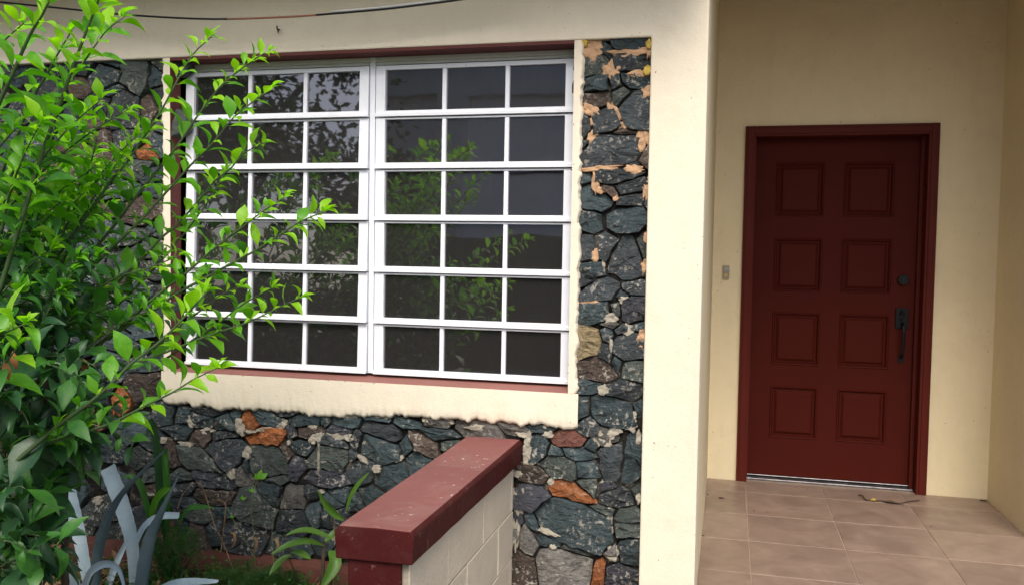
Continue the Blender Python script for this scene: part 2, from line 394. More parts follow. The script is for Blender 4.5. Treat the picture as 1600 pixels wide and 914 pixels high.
# ------------------------------------------------------------------ stone wall
wall = thing('stone_wall', 'rubble stone facing of dark blue-grey stones under and beside the window', 'stone wall', (-1.4, .03, 0))
bedm = MB()
for bx0, bx1, bz0, bz1 in ((-4.6, XV-.0405, -.15, ZA-.001), (XV-.04, XW+.0325, -.15, .68), (XW+.033, XB-.0005, -.15, ZA-.001)): bedm.box(bx0, bx1, .040, .0745, bz0, bz1)
bedm.build('mortar_bed', 'mortar_bed', wall)
RAW = []
def crop(ox, oy, sc, rows):
    for r in rows:
        RAW.append((ox+r[0]/sc, oy+r[1]/sc, r[2]/sc, r[3]/sc, r[4] if len(r) > 4 else 0, r[5] if len(r) > 5 else None))
crop(860, 40, 2.857, [(340,75,120,25),(255,110,25,30),(195,175,65,50,-10),(355,165,70,32),(200,260,75,38),(290,255,28,30,-40),(375,245,70,35),(200,330,70,35,-5,'stone_brown'),
 (310,310,45,30,-45),(385,375,80,85,10,'stone_slate'),(155,445,28,60),(245,425,60,55,0,'stone_slate'),(150,530,25,15,-20),(270,550,145,75,-5,'stone_slate'),(325,475,45,12,-5,'stone_brown'),
 (425,595,20,45),(155,680,30,22),(315,670,105,45,-8,'stone_slate'),(205,775,80,60,5),(360,715,70,38,-10),(265,740,28,22,0,'stone_brown'),(355,780,65,25,-5,'stone_slate'),(180,870,55,45,20),(335,870,105,60,-5),(430,790,10,50)])
crop(860, 340, 2.857, [(165,150,45,60,-20),(250,130,45,55,20),(335,180,85,95),(405,120,20,45),(180,235,50,40),(225,320,90,50,-10),(370,315,55,32,5),(160,290,25,15),(200,430,75,48,-15),(292,408,25,25),
 (365,410,60,55,-20),(270,480,55,12,5,'stone_grey'),(172,555,50,60,0,'stone_tan'),(252,525,25,28),(345,580,70,55),(395,487,25,18),(310,495,25,22),(245,605,25,38,-10),(210,680,95,50),(365,685,50,42),(295,655,20,28),
 (165,760,50,32),(335,770,85,42,-5),(140,850,35,60,20),(270,860,110,60,10),(390,855,20,30)])
crop(780, 640, 3.335, [(80,110,80,25,10,'stone_grey'),(205,190,55,70,20),(225,105,55,25,5),(355,155,95,38,3,'stone_red'),(455,80,45,40),(560,145,45,40,0,'stone_grey'),(480,185,30,25),(295,215,40,20,10),(420,230,95,35,8),
 (330,300,105,55,10),(440,310,60,50,-20),(590,260,75,75,-35,'stone_slate'),(680,270,60,110,10),(180,345,85,40,15,'stone_brown'),(375,425,140,45,12,'stone_rust'),(465,400,60,40,20,'stone_green'),(165,460,75,60,-35,'stone_purple'),
 (555,405,40,20,-10,'stone_purple'),(610,460,95,50,-5),(715,440,20,40),(545,520,60,22,12,'stone_green'),(390,610,215,120,15,'stone_blue'),(665,550,75,35,-8),(665,630,70,38,-8),(670,745,65,75,5),(100,575,30,30,0,'stone_purple'),
 (160,580,30,45,-30),(150,690,42,85,-5,'stone_grey'),(250,690,70,22,10),(400,735,80,18,15),(355,820,160,95,3,'stone_grey'),(515,850,35,75,15,'stone_rust'),(590,760,40,45,0,'stone_grey'),(640,860,80,50),(130,820,60,85,0,'stone_brown'),(80,650,22,60,0,'stone_grey')])
crop(260, 560, 4.57, [(70,410,80,50),(320,375,110,35,-5,'stone_slate'),(255,445,80,50),(410,455,80,55,-15),(490,415,40,40),(590,450,60,55,35,'stone_rust'),(700,425,90,50,5),(830,385,100,20,5),(990,440,100,45,-5),(1135,440,35,30),(1280,455,100,40),
 (90,525,100,50),(240,570,90,55,-15,'stone_brown'),(400,550,75,30,-10),(710,560,125,55,-8,'stone_rust'),(895,535,35,40,0,'stone_purple'),(1020,525,80,45,5,'stone_brown'),(1250,525,80,50,10),(1350,590,50,60),(30,660,45,80,0,'stone_brown'),(240,740,190,75,28,'stone_green'),
 (430,670,130,100,10,'stone_slate'),(725,740,140,115,10,'stone_green'),(950,630,100,55,8),(1195,590,100,40,8),(850,660,30,60,-20,'stone_brown'),(930,790,60,85,10,'stone_purple'),(1160,710,150,95,-3,'stone_green'),(1330,690,30,40),(560,760,20,50),(545,830,60,60,20,'stone_grey'),
 (100,870,80,50),(320,850,130,70,20,'stone_slate'),(1120,860,160,60,0,'stone_purple'),(790,870,60,30)])
crop(200, 700, 4.272, [(80,60,70,60),(150,180,45,35),(360,250,65,75,0,'stone_slate'),(380,370,70,50,0,'stone_slate'),(580,330,140,50,-5,'stone_brown'),(465,450,110,55,5,'stone_green'),(630,425,70,30),(850,400,150,100,15,'stone_green'),(960,300,70,65),(1105,330,95,80,0,'stone_grey'),
 (1115,490,120,80,0,'stone_slate'),(1250,440,70,85,10),(1230,310,60,50),(1390,320,80,50),(440,590,100,85,-15,'stone_brown'),(790,590,150,75,0,'stone_slate'),(560,560,60,60),(280,580,60,70,0,'stone_red'),(1050,640,130,60),(350,540,60,60),(1400,470,50,70),(1300,620,90,70)])
crop(500, 560, 4.444, [(35,425,35,35),(180,440,95,45),(400,420,75,20,5),(415,495,130,65,12,'stone_slate'),(145,510,70,50,10),(95,570,90,45,5),(375,620,180,90,12,'stone_blue'),(90,690,110,90),(75,840,90,60,0,'stone_purple'),(280,780,90,80),(490,810,125,75,-30),(700,590,130,70,35,'stone_brown'),
 (600,610,45,60,15),(670,720,80,75,-20),(830,520,100,50,5),(590,460,80,30,8),(820,460,70,28,0,'stone_grey'),(890,600,60,30),(1090,490,150,45,0,'stone_grey'),(1350,500,110,50,0,'stone_grey'),(1540,505,60,35)])
crop(500, 640, 3.335, [(265,455,50,45),(60,470,75,55),(20,560,30,60),(180,480,40,35),(100,560,50,60)])
crop(0, 0, 3.807, [(640,460,90,100),(800,450,100,90),(670,380,60,20),(920,470,50,60),(730,670,110,110,-10,'stone_slate'),(880,660,45,80,0,'stone_brown'),(590,620,70,60),(660,540,80,30,-15),(530,740,80,40,0,'stone_brown'),(420,690,60,50),(930,560,35,50),(740,830,110,60,0,'stone_slate'),
 (600,840,70,50,0,'stone_brown'),(930,850,50,60),(400,800,80,60),(300,520,90,60,0,'stone_purple')])
crop(0, 220, 3.807, [(370,180,130,100,-10,'stone_brown'),(400,60,90,60),(560,90,110,60,0,'stone_brown'),(820,190,90,60,-20),(860,70,60,40,0,'stone_rust'),(740,90,50,30),(900,220,70,40),(920,290,50,45),(780,280,60,50),(590,230,70,60),(850,430,120,80,-10,'stone_brown'),(620,300,70,50),(500,340,70,40),
 (920,520,60,50),(650,560,90,60),(450,480,80,60,0,'stone_brown'),(800,560,80,50),(300,450,70,60),(880,640,80,60),(700,720,90,60),(550,700,90,60),(330,700,80,70)])
crop(0, 440, 3.515, [(810,560,90,60,0,'stone_brown'),(650,660,50,60,0,'stone_rust'),(510,760,50,40,0,'stone_red'),(930,730,70,50),(940,820,50,40),(720,810,80,60),(600,480,80,60),(800,450,80,50)])
SC = 1/400.0
EL = []
def put(cx, cz, a, b, th, mat):
    for e in EL:
        dx, dz = cx-e[0], cz-e[1]; c, s_ = math.cos(e[4]), math.sin(e[4])
        if math.hypot((dx*c+dz*s_)/e[2], (-dx*s_+dz*c)/e[3]) < .62: return False
    EL.append((cx, cz, a, b, th, mat)); return True
for u, v, ru, rv_, an, mat in RAW:
    p = P(u, v, .02); q = P(u+1, v, .02); k = (q-p).length
    if not mat:
        mat = random.choices(['stone_blue', 'stone_slate', 'stone_green', 'stone_purple', 'stone_brown'], [8, 3.5, 2, .8, .5])[0]
    put(p.x, p.z, ru*k, rv_*k, -math.radians(an), mat)
def fill(x0, x1, z0, z1, tries, lo, hi, blockers=.95):
    for _ in range(tries):
        x, z = random.uniform(x0, x1), random.uniform(z0, z1); r = random.uniform(lo, hi); ok = True
        for e in EL:
            dx, dz = x-e[0], z-e[1]; c, s_ = math.cos(e[4]), math.sin(e[4])
            if math.hypot((dx*c+dz*s_)/(e[2]+r*.8), (-dx*s_+dz*c)/(e[3]+r*.62)) < blockers: ok = False; break
        if ok:
            EL.append((x, z, r*random.uniform(1, 1.35), r*random.uniform(.65, .9), math.radians(random.gauss(0, 14)),
                       random.choices(['stone_blue', 'stone_slate', 'stone_green', 'stone_brown', 'stone_grey'], [6, 3, 2, 2, .5])[0]))
            if len(EL) >= 292: return
fill(-3.35, XV-.03, .05, ZA, 2500, .045, .075)
fill(XV-.03, XB, .05, .68, 2500, .03, .06)
fill(-3.35, XB, .05, .68, 3000, .016, .03)
fill(-4.5, -3.35, .05, ZA, 1500, .07, .11)
fill(XW+.03, XB, .68, ZA, 900, .012, .02)

def cell(i, gap):
    cx, cz, a, b, th, _ = EL[i]; c, s_ = math.cos(th), math.sin(th)
    poly = []
    for k in range(16):
        t = 2*math.pi*k/16; ex = abs(math.cos(t))**.62*math.copysign(1, math.cos(t)); ez = abs(math.sin(t))**.62*math.copysign(1, math.sin(t))
        x, z = a*1.5*ex, b*1.5*ez; poly.append((cx+x*c-z*s_, cz+x*s_+z*c))
    def quad(e, x, z):
        dx, dz = x-e[0], z-e[1]; cc, ss = math.cos(e[4]), math.sin(e[4]); p, q = dx*cc+dz*ss, -dx*ss+dz*cc
        d = math.hypot(p/e[2], q/e[3]); gx, gz = p/e[2]**2, q/e[3]**2
        gx, gz = gx*cc-gz*ss, gx*ss+gz*cc; L = math.hypot(gx, gz) or 1; return d, gx/L, gz/L
    for j, e in enumerate(EL):
        if j == i: continue
        dx, dz = e[0]-cx, e[1]-cz
        if math.hypot(dx, dz) > 1.3*(max(a, b)+max(e[2], e[3])): continue
        di = quad(EL[i], e[0], e[1])[0]; dj = quad(e, cx, cz)[0]
        t = (1/di)/(1/di+1/dj); px, pz = cx+dx*t, cz+dz*t
        _, gx, gz = quad(EL[i], px, pz); _, hx, hz = quad(e, px, pz)
        nx_, nz_ = gx-hx, gz-hz; L = math.hypot(nx_, nz_)
        if L < 1e-4: continue
        nx_, nz_ = nx_/L, nz_/L
        if nx_*dx+nz_*dz < 0: continue
        out = []
        for k in range(len(poly)):
            A, B = poly[k], poly[(k+1) % len(poly)]
            fa = (A[0]-px)*nx_+(A[1]-pz)*nz_+gap/2; fb = (B[0]-px)*nx_+(B[1]-pz)*nz_+gap/2
            if fa <= 0: out.append(A)
            if (fa < 0) != (fb < 0):
                q = fa/(fa-fb); out.append((A[0]+(B[0]-A[0])*q, A[1]+(B[1]-A[1])*q))
        poly = out
        if len(poly) < 3: return None
    return poly
def make_stone(i):
    poly = cell(i, random.choice((.001, .0015, .0025, .004, .006)))
    if not poly: return
    # resample the outline, chip it a little
    pts = []
    for k in range(len(poly)):
        A, B = poly[k], poly[(k+1) % len(poly)]; L = math.hypot(B[0]-A[0], B[1]-A[1])
        if L < .003: continue
        ns = max(1, int(L/.028))
        for q in range(ns): pts.append((A[0]+(B[0]-A[0])*q/ns, A[1]+(B[1]-A[1])*q/ns))
    if len(pts) < 4: return
    cx = sum(p[0] for p in pts)/len(pts); cz = sum(p[1] for p in pts)/len(pts)
    size = sum(math.hypot(p[0]-cx, p[1]-cz) for p in pts)/len(pts)
    if size < .008: return
    j = min(.0045, size*.07)
    pts = [(x-(x-cx)*abs(random.gauss(0, j))/size+random.gauss(0, j*.5), z-(z-cz)*abs(random.gauss(0, j))/size+random.gauss(0, j*.5)) for x, z in pts]
    n = len(pts); y0 = random.uniform(.010, .022); tx_, tz_ = random.gauss(0, .06), random.gauss(0, .08); r = random.uniform(.0015, .004)
    fx_, fz_, fo_ = random.gauss(0, .3), random.gauss(0, .3), random.uniform(-.007, .002)
    def fy(x, z, k=1): return min(.036, max(.004, max(y0+tx_*(x-cx)+tz_*(z-cz), y0+fo_+fx_*(x-cx)+fz_*(z-cz))+.006*nz(x*17, z*17, i)+.004*nz(x*47, z*47, i)))
    m = MB()
    for s_, f in ((0, None), (0, .004), (r, 0), (size*.5, -.001)):
        for x, z in pts:
            d = math.hypot(x-cx, z-cz) or 1; q = max(.12, 1-s_/d)
            X, Z = cx+(x-cx)*q, cz+(z-cz)*q
            if f is None: m.v.append((X, .076, Z))
            else: m.v.append((X, fy(X, Z)+f+random.gauss(0, .0022), Z))
    m.v.append((cx, fy(cx, cz)-.004, cz))
    for ring in range(3):
        for k in range(n): m.f.append((ring*n+k, ring*n+(k+1) % n, ring*n+n+(k+1) % n, ring*n+n+k)); m.mi.append(0)
    for k in range(n): m.f.append((3*n+k, 3*n+(k+1) % n, 4*n)); m.mi.append(0)
    m.build('stone', EL[i][5], wall, origin=(cx, .03, cz))
for i in range(len(EL)): make_stone(i)

def mortar(u, v, wu, hv, mat='mortar_pale', an=0, y=.0175):
    "a thin smear of mortar over the joints, the stones poke through it; size in photo pixels at the wall"
    p = P(u, v, y); k = (P(u+1, v, y)-p).length; a, b = wu*k/2*1.25, hv*k/2*1.25; n = 26; m = MB(); sd_ = random.uniform(0, 99)
    c, s_ = math.cos(-math.radians(an)), math.sin(-math.radians(an))
    for ring, (q, dy) in enumerate(((1.0, .05), (1.0, .003), (.9, .0), (.6, -.001), (.3, -.001))):
        for t in range(n):
            th = 2*math.pi*t/n; rr = q*(1+.45*nz(math.cos(th)*1.7+sd_, math.sin(th)*1.7, 1)+.3*nz(math.cos(th)*4+sd_, math.sin(th)*4, 2)+.22*nz(math.cos(th)*11+sd_, math.sin(th)*11, 4))
            x, z = a*rr*math.cos(th), b*rr*math.sin(th)
            m.v.append((p.x+x*c-z*s_, y+dy+(.006*nz((p.x+x)*60, (p.z+z)*60, sd_) if ring > 0 else 0), p.z+x*s_+z*c))
    m.v.append((p.x, y-.001, p.z))
    for ring in range(4):
        for t in range(n): m.f.append((ring*n+t, ring*n+(t+1) % n, ring*n+n+(t+1) % n, ring*n+n+t)); m.mi.append(0)
    for t in range(n): m.f.append((4*n+t, 4*n+(t+1) % n, 5*n)); m.mi.append(0)
    m.build('mortar_patch', mat, wall)
for x, y, w_, h_, *r in [(190,105,70,80),(350,120,135,36),(275,205,55,75),(440,90,26,80),(395,215,80,28),(432,295,36,40),(180,380,75,36,20),(192,425,24,50),(190,500,48,55),(285,390,40,90,-25),(322,448,40,30,30),(415,500,50,85),
    (205,640,150,20,-5),(200,700,28,80),(370,640,70,36),(428,730,22,80),(290,770,20,26),(225,735,40,26)]:
    mortar(860+x/2.857, 40+y/2.857, w_/2.857, h_/2.857, 'mortar_salmon', r[0] if r else 0)
for x, y, w_, h_ in [(150,75,30,30),(432,200,28,44),(440,80,18,40)]: mortar(860+x/2.857, 40+y/2.857, w_/2.857, h_/2.857, 'mortar_yellow', 0, .008)
for x, y, w_, h_ in [(198,170,35,45),(165,380,85,42),(425,90,18,40),(418,220,20,50),(402,540,38,66)]: mortar(860+x/2.857, 340+y/2.857, w_/2.857, h_/2.857, 'mortar_salmon')
for x, y, w_, h_ in [(345,500,45,40),(270,455,50,38),(330,370,42,28),(235,770,40,36),(340,890,60,50),(235,220,14,40),(270,570,14,50)]: mortar(860+x/2.857, 340+y/2.857, w_/2.857, h_/2.857)
for x, y, w_, h_, *r in [(540,150,90,70),(680,60,70,90),(470,75,50,30),(145,230,34,110),(95,470,50,130),(85,650,30,140),(575,570,20,90),(580,640,22,60),(590,755,50,70),(725,460,24,50),(725,150,24,60),(600,115,60,40,-30),(350,85,60,22),(255,640,90,22,15),(270,375,30,30)]:
    mortar(780+x/3.335, 640+y/3.335, w_/3.335, h_/3.335, 'mortar_pale', r[0] if r else 0)
for x, y, w_, h_, *r in [(820,470,60,60),(520,490,60,80),(600,520,70,24),(570,680,50,60),(450,810,50,80,-20),(1080,560,60,50),(1200,560,110,36),(720,505,130,22,-8),(130,610,90,24,10),(1130,400,90,26),(870,600,20,30),(1085,700,16,200),(1060,735,110,20),(280,520,70,28),(180,450,50,60)]:
    mortar(260+x/4.57, 560+y/4.57, w_/4.57, h_/4.57, 'mortar_pale', r[0] if r else 0, .0165)
for x, y, w_, h_, *r in [(830,440,140,34),(530,690,60,50),(390,765,50,44),(60,540,80,36),(290,700,80,20,30),(740,420,60,36),(180,400,120,24),(420,405,120,22),(1090,480,140,34),(1440,560,40,80),(1440,690,60,90),(1400,530,60,30),(1570,470,40,30)]:
    mortar(500+x/4.444, 560+y/4.444, w_/4.444, h_/4.444, 'mortar_pale', r[0] if r else 0, .0165)
for _ in range(34):                                     # odd crumbs of mortar in the joints
    i = random.randrange(len(EL)); e = EL[i]; t = random.uniform(0, 6.28)
    x, z = e[0]+e[2]*math.cos(t), e[1]+e[3]*math.sin(t)
    if -2.9 < x < XB and .07 < z < .66:
        d = Vector((x, .015, z))-CAM; zz = d.dot(fw)
        mortar(IW/2+FOC*d.dot(rt)/zz, IH/2-FOC*d.dot(up)/zz, random.uniform(5, 16), random.uniform(4, 12), 'mortar_pale', 0, .016)

# ------------------------------------------------------------------ windows
YF = .10
def awning_window(label, x0, x1, xm, tilt, seed):
    t = thing('awning_window', label, 'window', ((x0+x1)/2, YF, ZW), 'white awning windows side by side')
    fr = MB()
    fr.box(x0, x0+.022, YF+.012, YF+.075, ZW+.012, ZA-.0445); fr.box(x1-.022, x1, YF+.012, YF+.075, ZW+.012, ZA-.0445)
    fr.box(x0+.0225, x1-.0225, YF+.012, YF+.075, ZW+.0125, ZW+.03)
    for k in range(1, 6):
        zk = ZTOP-k*PITCHZ; fr.box(x0+.0225, x1-.0225, YF+.022, YF+.06, zk-.006, zk+.006)
    fr.build('frame', 'white_frame', t, bevel=.0015)
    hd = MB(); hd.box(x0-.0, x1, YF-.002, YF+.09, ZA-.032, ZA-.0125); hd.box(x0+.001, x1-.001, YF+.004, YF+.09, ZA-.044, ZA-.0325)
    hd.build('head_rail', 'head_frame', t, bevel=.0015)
    for k in range(6):
        zt = ZTOP-k*PITCHZ-.004; hgt = PITCHZ-.005; a = tilt[k]
        sx0, sx1 = x0+.004, x1-.004
        piv = Vector(((sx0+sx1)/2, YF+.006, zt)); R = Matrix.Rotation(-a, 4, 'X')
        def loc(m): m.v = [tuple(piv+(R @ (Vector(v)))) for v in m.v]; return m
        hw = (sx1-sx0)/2; st = .041; d0, d1 = -.012, .018; TR_ = .018 if k == 0 else .007
        sash = loc(MB().box(-hw, -hw+st, d0, d1, -hgt, 0).box(hw-st, hw, d0, d1, -hgt, 0).box(-hw+st, hw-st, d0+.001, d1-.001, -TR_, -.0005)
                   .box(-hw+st, hw-st, d0-.0, d1-.001, -hgt+.0005, -hgt+.0235).box(-hw-.002, hw+.002, d0-.007, d0-.0002, -hgt-.001, -hgt+.012)).build('sash', 'white_frame', t, bevel=.0012)
        sash_o = Vector(sash.location)+t.location
        def sub(m, nm, mat, bevel=0):
            o = m.build(nm, mat, None, bevel=bevel); w_ = Vector(o.location); o.parent = sash; o.location = w_-sash_o
        ins = [-hw+st, xm[0]-piv.x, xm[1]-piv.x, hw-st]
        for q in ins[1:3]: sub(loc(MB().box(q-.0085, q+.0085, d0+.003, d1-.004, -hgt+.024, -TR_-.0005)), 'glazing_bar', 'white_frame', .0012)
        for q in range(3):
            g0 = ins[q]+(.009 if q else .0005); g1 = ins[q+1]-(.009 if q < 2 else .0005)
            jx, jz = random.gauss(0, .0012), random.gauss(0, .0012)
            m = MB().box(g0, g1, .002, .006, -hgt+.0245, -TR_-.001)
            m.v = [(x, y+jx*x*2+jz*(z+hgt/2), z) for x, y, z in m.v]
            sub(loc(m), 'pane', 'tinted_glass')
    return t
ZTOP = 2.127; PITCHZ = (2.127-.836)/6
XMID = -1.467
r_ = random.Random(3)
awning_window('right white awning window of eighteen panes, its sashes shut', XMID+.012, XW-.004, (-1.152, -.886), [math.radians(.9+r_.uniform(-.25, .25)) for _ in range(6)], 1)
awning_window('left white awning window partly behind the shrub, its sashes standing ajar', XV+.012, XMID-.012, (-2.037, -1.774), [math.radians(2.9+r_.uniform(-.6, .6)) for _ in range(6)], 2)
mu = MB().box(XMID-.0115, XMID+.0115, YF-.004, YF+.085, ZW+.0125, ZA-.0125).build('window_mullion', 'white_frame', None, bevel=.0015)
tag(mu, 'slim white upright post between the two awning windows', 'mullion')
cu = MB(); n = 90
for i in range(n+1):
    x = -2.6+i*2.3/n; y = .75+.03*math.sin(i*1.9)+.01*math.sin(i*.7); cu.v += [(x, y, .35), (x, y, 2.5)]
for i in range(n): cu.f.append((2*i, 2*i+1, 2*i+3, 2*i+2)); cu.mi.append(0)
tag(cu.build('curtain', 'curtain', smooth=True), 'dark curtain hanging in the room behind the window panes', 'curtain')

# ------------------------------------------------------------------ front door
door = thing('front_door', 'dark maroon eight-panel front door with black handle at the back of the porch', 'door', (.6, YP, 0))
ds = YP+.10
c = MB()
for x0, x1, z0, z1 in ((.07, .132, -.003, 2.12), (1.074, 1.131, -.003, 2.12), (.1325, 1.0735, 2.058, 2.12)):
    c.box(x0, x1, YP-.018, YP-.0005, z0, z1)
for x0, x1, z0, z1 in ((.084, .118, 0, 2.106), (1.088, 1.117, 0, 2.106), (.1185, 1.0875, 2.072, 2.106)): c.box(x0, x1, YP-.024, YP-.0185, z0, z1)
c.build('casing', 'door_trim', door, bevel=.003)
jb = MB()
jb.box(.1, .1318, YP, ds+.05, -.003, 2.058); jb.box(1.0742, 1.106, YP, ds+.05, -.003, 2.058); jb.box(.1322, 1.0738, YP, ds+.05, 2.0583, 2.09)
jb.box(1.052, 1.0738, ds-.03, ds+.05, .0, 2.058); jb.box(.1322, .137, ds-.03, ds+.05, .0, 2.058)
jb.build('jamb', 'door_trim', door, bevel=.002)
slab = MB()
PX = [(.258, .534), (.642, .920)]; PZs = [(1.594, 1.914), (1.145, 1.465), (.700, 1.021), (.254, .573)]
xsl = [.1375, PX[0][0], PX[0][1], PX[1][0], PX[1][1], 1.0515]
zsl = [.024]+[q for a, b in reversed(PZs) for q in (a, b)]+[2.0575]
for i in range(5):
    for j in range(len(zsl)-1):
        hole = i in (1, 3) and j % 2 == 1
        if not hole: slab.add([(xsl[i], ds, zsl[j]), (xsl[i+1], ds, zsl[j]), (xsl[i+1], ds, zsl[j+1]), (xsl[i], ds, zsl[j+1])], [(0, 1, 2, 3)])
slab.box(.1375, 1.0515, ds+.02, ds+.045, .024, 2.0575)
slab.build('slab', 'door_red', door)
for a, b in PX:
    for z0, z1 in PZs:
        m = MB(); rings = [(0, 0), (.005, -.006), (.011, -.0045), (.018, .012), (.026, .012), (.040, .001), (.046, .0005)]
        for q, dy in rings: m.v += [(a+q, ds+dy, z0+q), (b-q, ds+dy, z0+q), (b-q, ds+dy, z1-q), (a+q, ds+dy, z1-q)]
        for k in range(len(rings)-1):
            for e in range(4): m.f.append((k*4+e, k*4+(e+1) % 4, k*4+4+(e+1) % 4, k*4+4+e)); m.mi.append(0)
        k = len(rings)-1; m.f.append((k*4, k*4+1, k*4+2, k*4+3)); m.mi.append(0)
        m.build('panel', 'door_red', door)
th = MB().box(.1325, 1.0735, YP+.045, ds+.04, -.002, .010).box(.1325, 1.0735, ds-.006, ds+.03, .0165, .022).build('threshold', 'aluminium', door, bevel=.003)
def disc(x, z, r, y0, y1, n=20): return MB().tube([(x, y1, z), (x, y0+.004, z), (x, y0, z)], r, r, n)
db = disc(.985, 1.228, .031, ds-.022, ds-.0005).build('deadbolt', 'black_iron', door, bevel=.003)
kh = MB().box(.982, .988, ds-.0235, ds-.0225, 1.219, 1.237).build('keyhole', 'rubber', None); kh.parent = db; kh.location = Vector(kh.location)-Vector(db.location)-door.location
ha = MB(); ha.box(.95, 1.02, ds-.012, ds-.0005, .945, 1.065)
n = 12
ha.tube([(.985, ds-.012, 1.04), (.985, ds-.028, 1.035)], .014, .012, 10)
ha.tube([(.988, ds-.012, .975), (.989, ds-.045, .962), (.990, ds-.056, .93), (.990, ds-.056, .86), (.989, ds-.048, .80), (.988, ds-.016, .776), (.988, ds-.001, .772)], .010, .008, 8)
ha.box(.972, 1.004, ds-.008, ds-.0005, .745, .79)
ho = ha.build('handle', 'black_iron', door, bevel=.004)
tl_ = MB().box(.978, .994, ds-.05, ds-.012, 1.0, 1.008).build('thumb_latch', 'black_iron', None); tl_.parent = ho; tl_.location = Vector(tl_.location)-Vector(ho.location)-door.location

bell = thing('doorbell', 'small beige doorbell plate on the porch wall left of the door', 'doorbell', (-.02, YP, 1.21))
MB().box(-.040, -.002, YP-.012, YP-.0005, 1.211, 1.294).build('plate', 'bell_plate', bell, bevel=.003)
MB().tube([(-.021, YP-.012, 1.236), (-.021, YP-.018, 1.236)], .012, .011, 14).build('button', 'bell_button', bell)
MB().box(-.034, -.008, YP-.0135, YP-.0122, 1.258, 1.284).build('name_slot', 'aluminium', bell)

# ------------------------------------------------------------------ parapet with red coping
par = thing('garden_wall', 'low cream block wall with maroon coping running out from the house', 'wall', (-.91, -.59, -.15))
cap = MB(); ny = 26
for i in range(ny+1):
    y = .02-1.195*i/ny; wv = .0025*nz(y*7)
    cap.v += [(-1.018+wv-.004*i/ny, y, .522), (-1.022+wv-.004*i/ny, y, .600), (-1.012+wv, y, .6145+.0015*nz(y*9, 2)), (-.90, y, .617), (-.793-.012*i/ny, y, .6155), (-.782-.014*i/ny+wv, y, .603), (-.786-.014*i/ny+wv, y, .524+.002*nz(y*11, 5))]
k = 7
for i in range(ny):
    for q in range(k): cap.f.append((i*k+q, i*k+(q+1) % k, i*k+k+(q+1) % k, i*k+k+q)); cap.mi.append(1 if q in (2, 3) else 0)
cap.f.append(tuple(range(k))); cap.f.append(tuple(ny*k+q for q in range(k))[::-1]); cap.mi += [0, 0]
cap.build('coping', ['red_paint', 'red_top_lit'], par, bevel=.004)
box('end_face', 'red_paint', par, -.992, -.836, -1.163, -1.147, -.15, .5215, bevel=.006)
box('core', 'block_paint', par, -.985, -.842, -1.1465, .03, -.15, .5213)
zc = [.5212, .327, .137, -.053, -.15]
offs = [.0, .2, .0, .2]
for r in range(4):
    y = -1.1462+ (.147 if r % 2 else .34); ys_ = [-1.1462]
    while y < .02: ys_.append(y); y += .397
    ys_.append(.02)
    for a, b in zip(ys_, ys_[1:]):
        if b-a < .02: continue
        h = random.gauss(0, .0012)
        for xa, xb in ((-.8425, -.8165+h), (-.9995-h, -.9845)):
            MB().box(xa, xb, a+.0015, b-.0015, zc[r+1]+.0018, zc[r]-.0018).build('block', 'block_paint', par, bevel=.0035)
MB().box(-.8424, -.8205, -1.1455, .0195, -.149, .521).box(-.9844, -.9965, -1.1455, .0195, -.149, .521).build('joint_mortar', 'block_joint', par)
# ------------------------------------------------------------------ cable and bits on the house front
cab = thing('cable', 'thin dark cable sagging across the wall above the window', 'cable', tuple(P(330, 30, -.12)))
uv = [(-60, -2), (0, 4), (100, 14), (200, 24), (330, 30.5), (450, 27), (520, 22), (600, 15), (660, 8), (720, 0), (800, -11)]
cp = [P(u, v, -.12) for u, v in uv]
def smooth_line(pts, k=5):
    out = []
    for i in range(len(pts)-1):
        p0, p1, p2, p3 = pts[max(0, i-1)], pts[i], pts[i+1], pts[min(len(pts)-1, i+2)]
        for q in range(k):
            t = q/k; out.append(.5*((2*p1)+(p2-p0)*t+(2*p0-5*p1+4*p2-p3)*t*t+(3*p1-p0-3*p2+p3)*t**3))
    out.append(pts[-1]); return out
cl = smooth_line(cp)
MB().tube(cl[:22], .0042, n=8).build('sheath', 'rubber', cab, smooth=True)
MB().tube(cl[21:29], .0040, n=8).build('worn_sheath', 'bare_copper', cab, smooth=True)
MB().tube(cl[28:], .0042, n=8).build('sheath', 'rubber', cab, smooth=True)
MB().tube([p+Vector((0, -.004, .0065)) for p in cl[30:]], .0042, n=8).build('grey_wire', 'head_frame', cab, smooth=True)
hk = MB(); p = P(437, 47, -.002); hk.tube([p, p+Vector((0, -.02, -.004)), p+Vector((.004, -.03, .008))], .003, n=6).tube([p+Vector((-.002, -.008, .0)), p+Vector((-.003, -.008, -.014))], .0025, n=6)
tag(hk.build('wall_hook', 'black_iron'), 'tiny rusty hook in the plaster above the left window', 'hook')

# ------------------------------------------------------------------ plants
def leaf_mesh(L=1, W=.46, droop=.35, fold=.10, seg=6, seed=0, mat='leaf_mid'):
    m = MB(); prof = [.03, .55, .95, 1.0, .78, .42, .0]
    rn = random.Random(seed); tw = rn.uniform(-.25, .25)
    y = 0; z = 0; ang = .22
    for i in range(seg+1):
        t = i/seg; wd = prof[i]*W/2*(1+rn.uniform(-.08, .08)); ca, sa = math.cos(ang), math.sin(ang); tl = tw*t
        for s_ in (-1, 0, 1):
            m.v.append((s_*wd*math.cos(tl), y*L-0, z*L+(fold*abs(s_)*prof[i]+s_*wd*math.sin(tl)+(rn.uniform(-.015, .015) if s_ else 0))*L))
        y += ca/seg; z += sa/seg; ang -= (droop*2.2)/seg
    for i in range(seg):
        a = i*3
        for k in (0, 1): m.f.append((a+k, a+k+1, a+k+4, a+k+3)); m.mi.append(0)
    return m
LEAF = {}
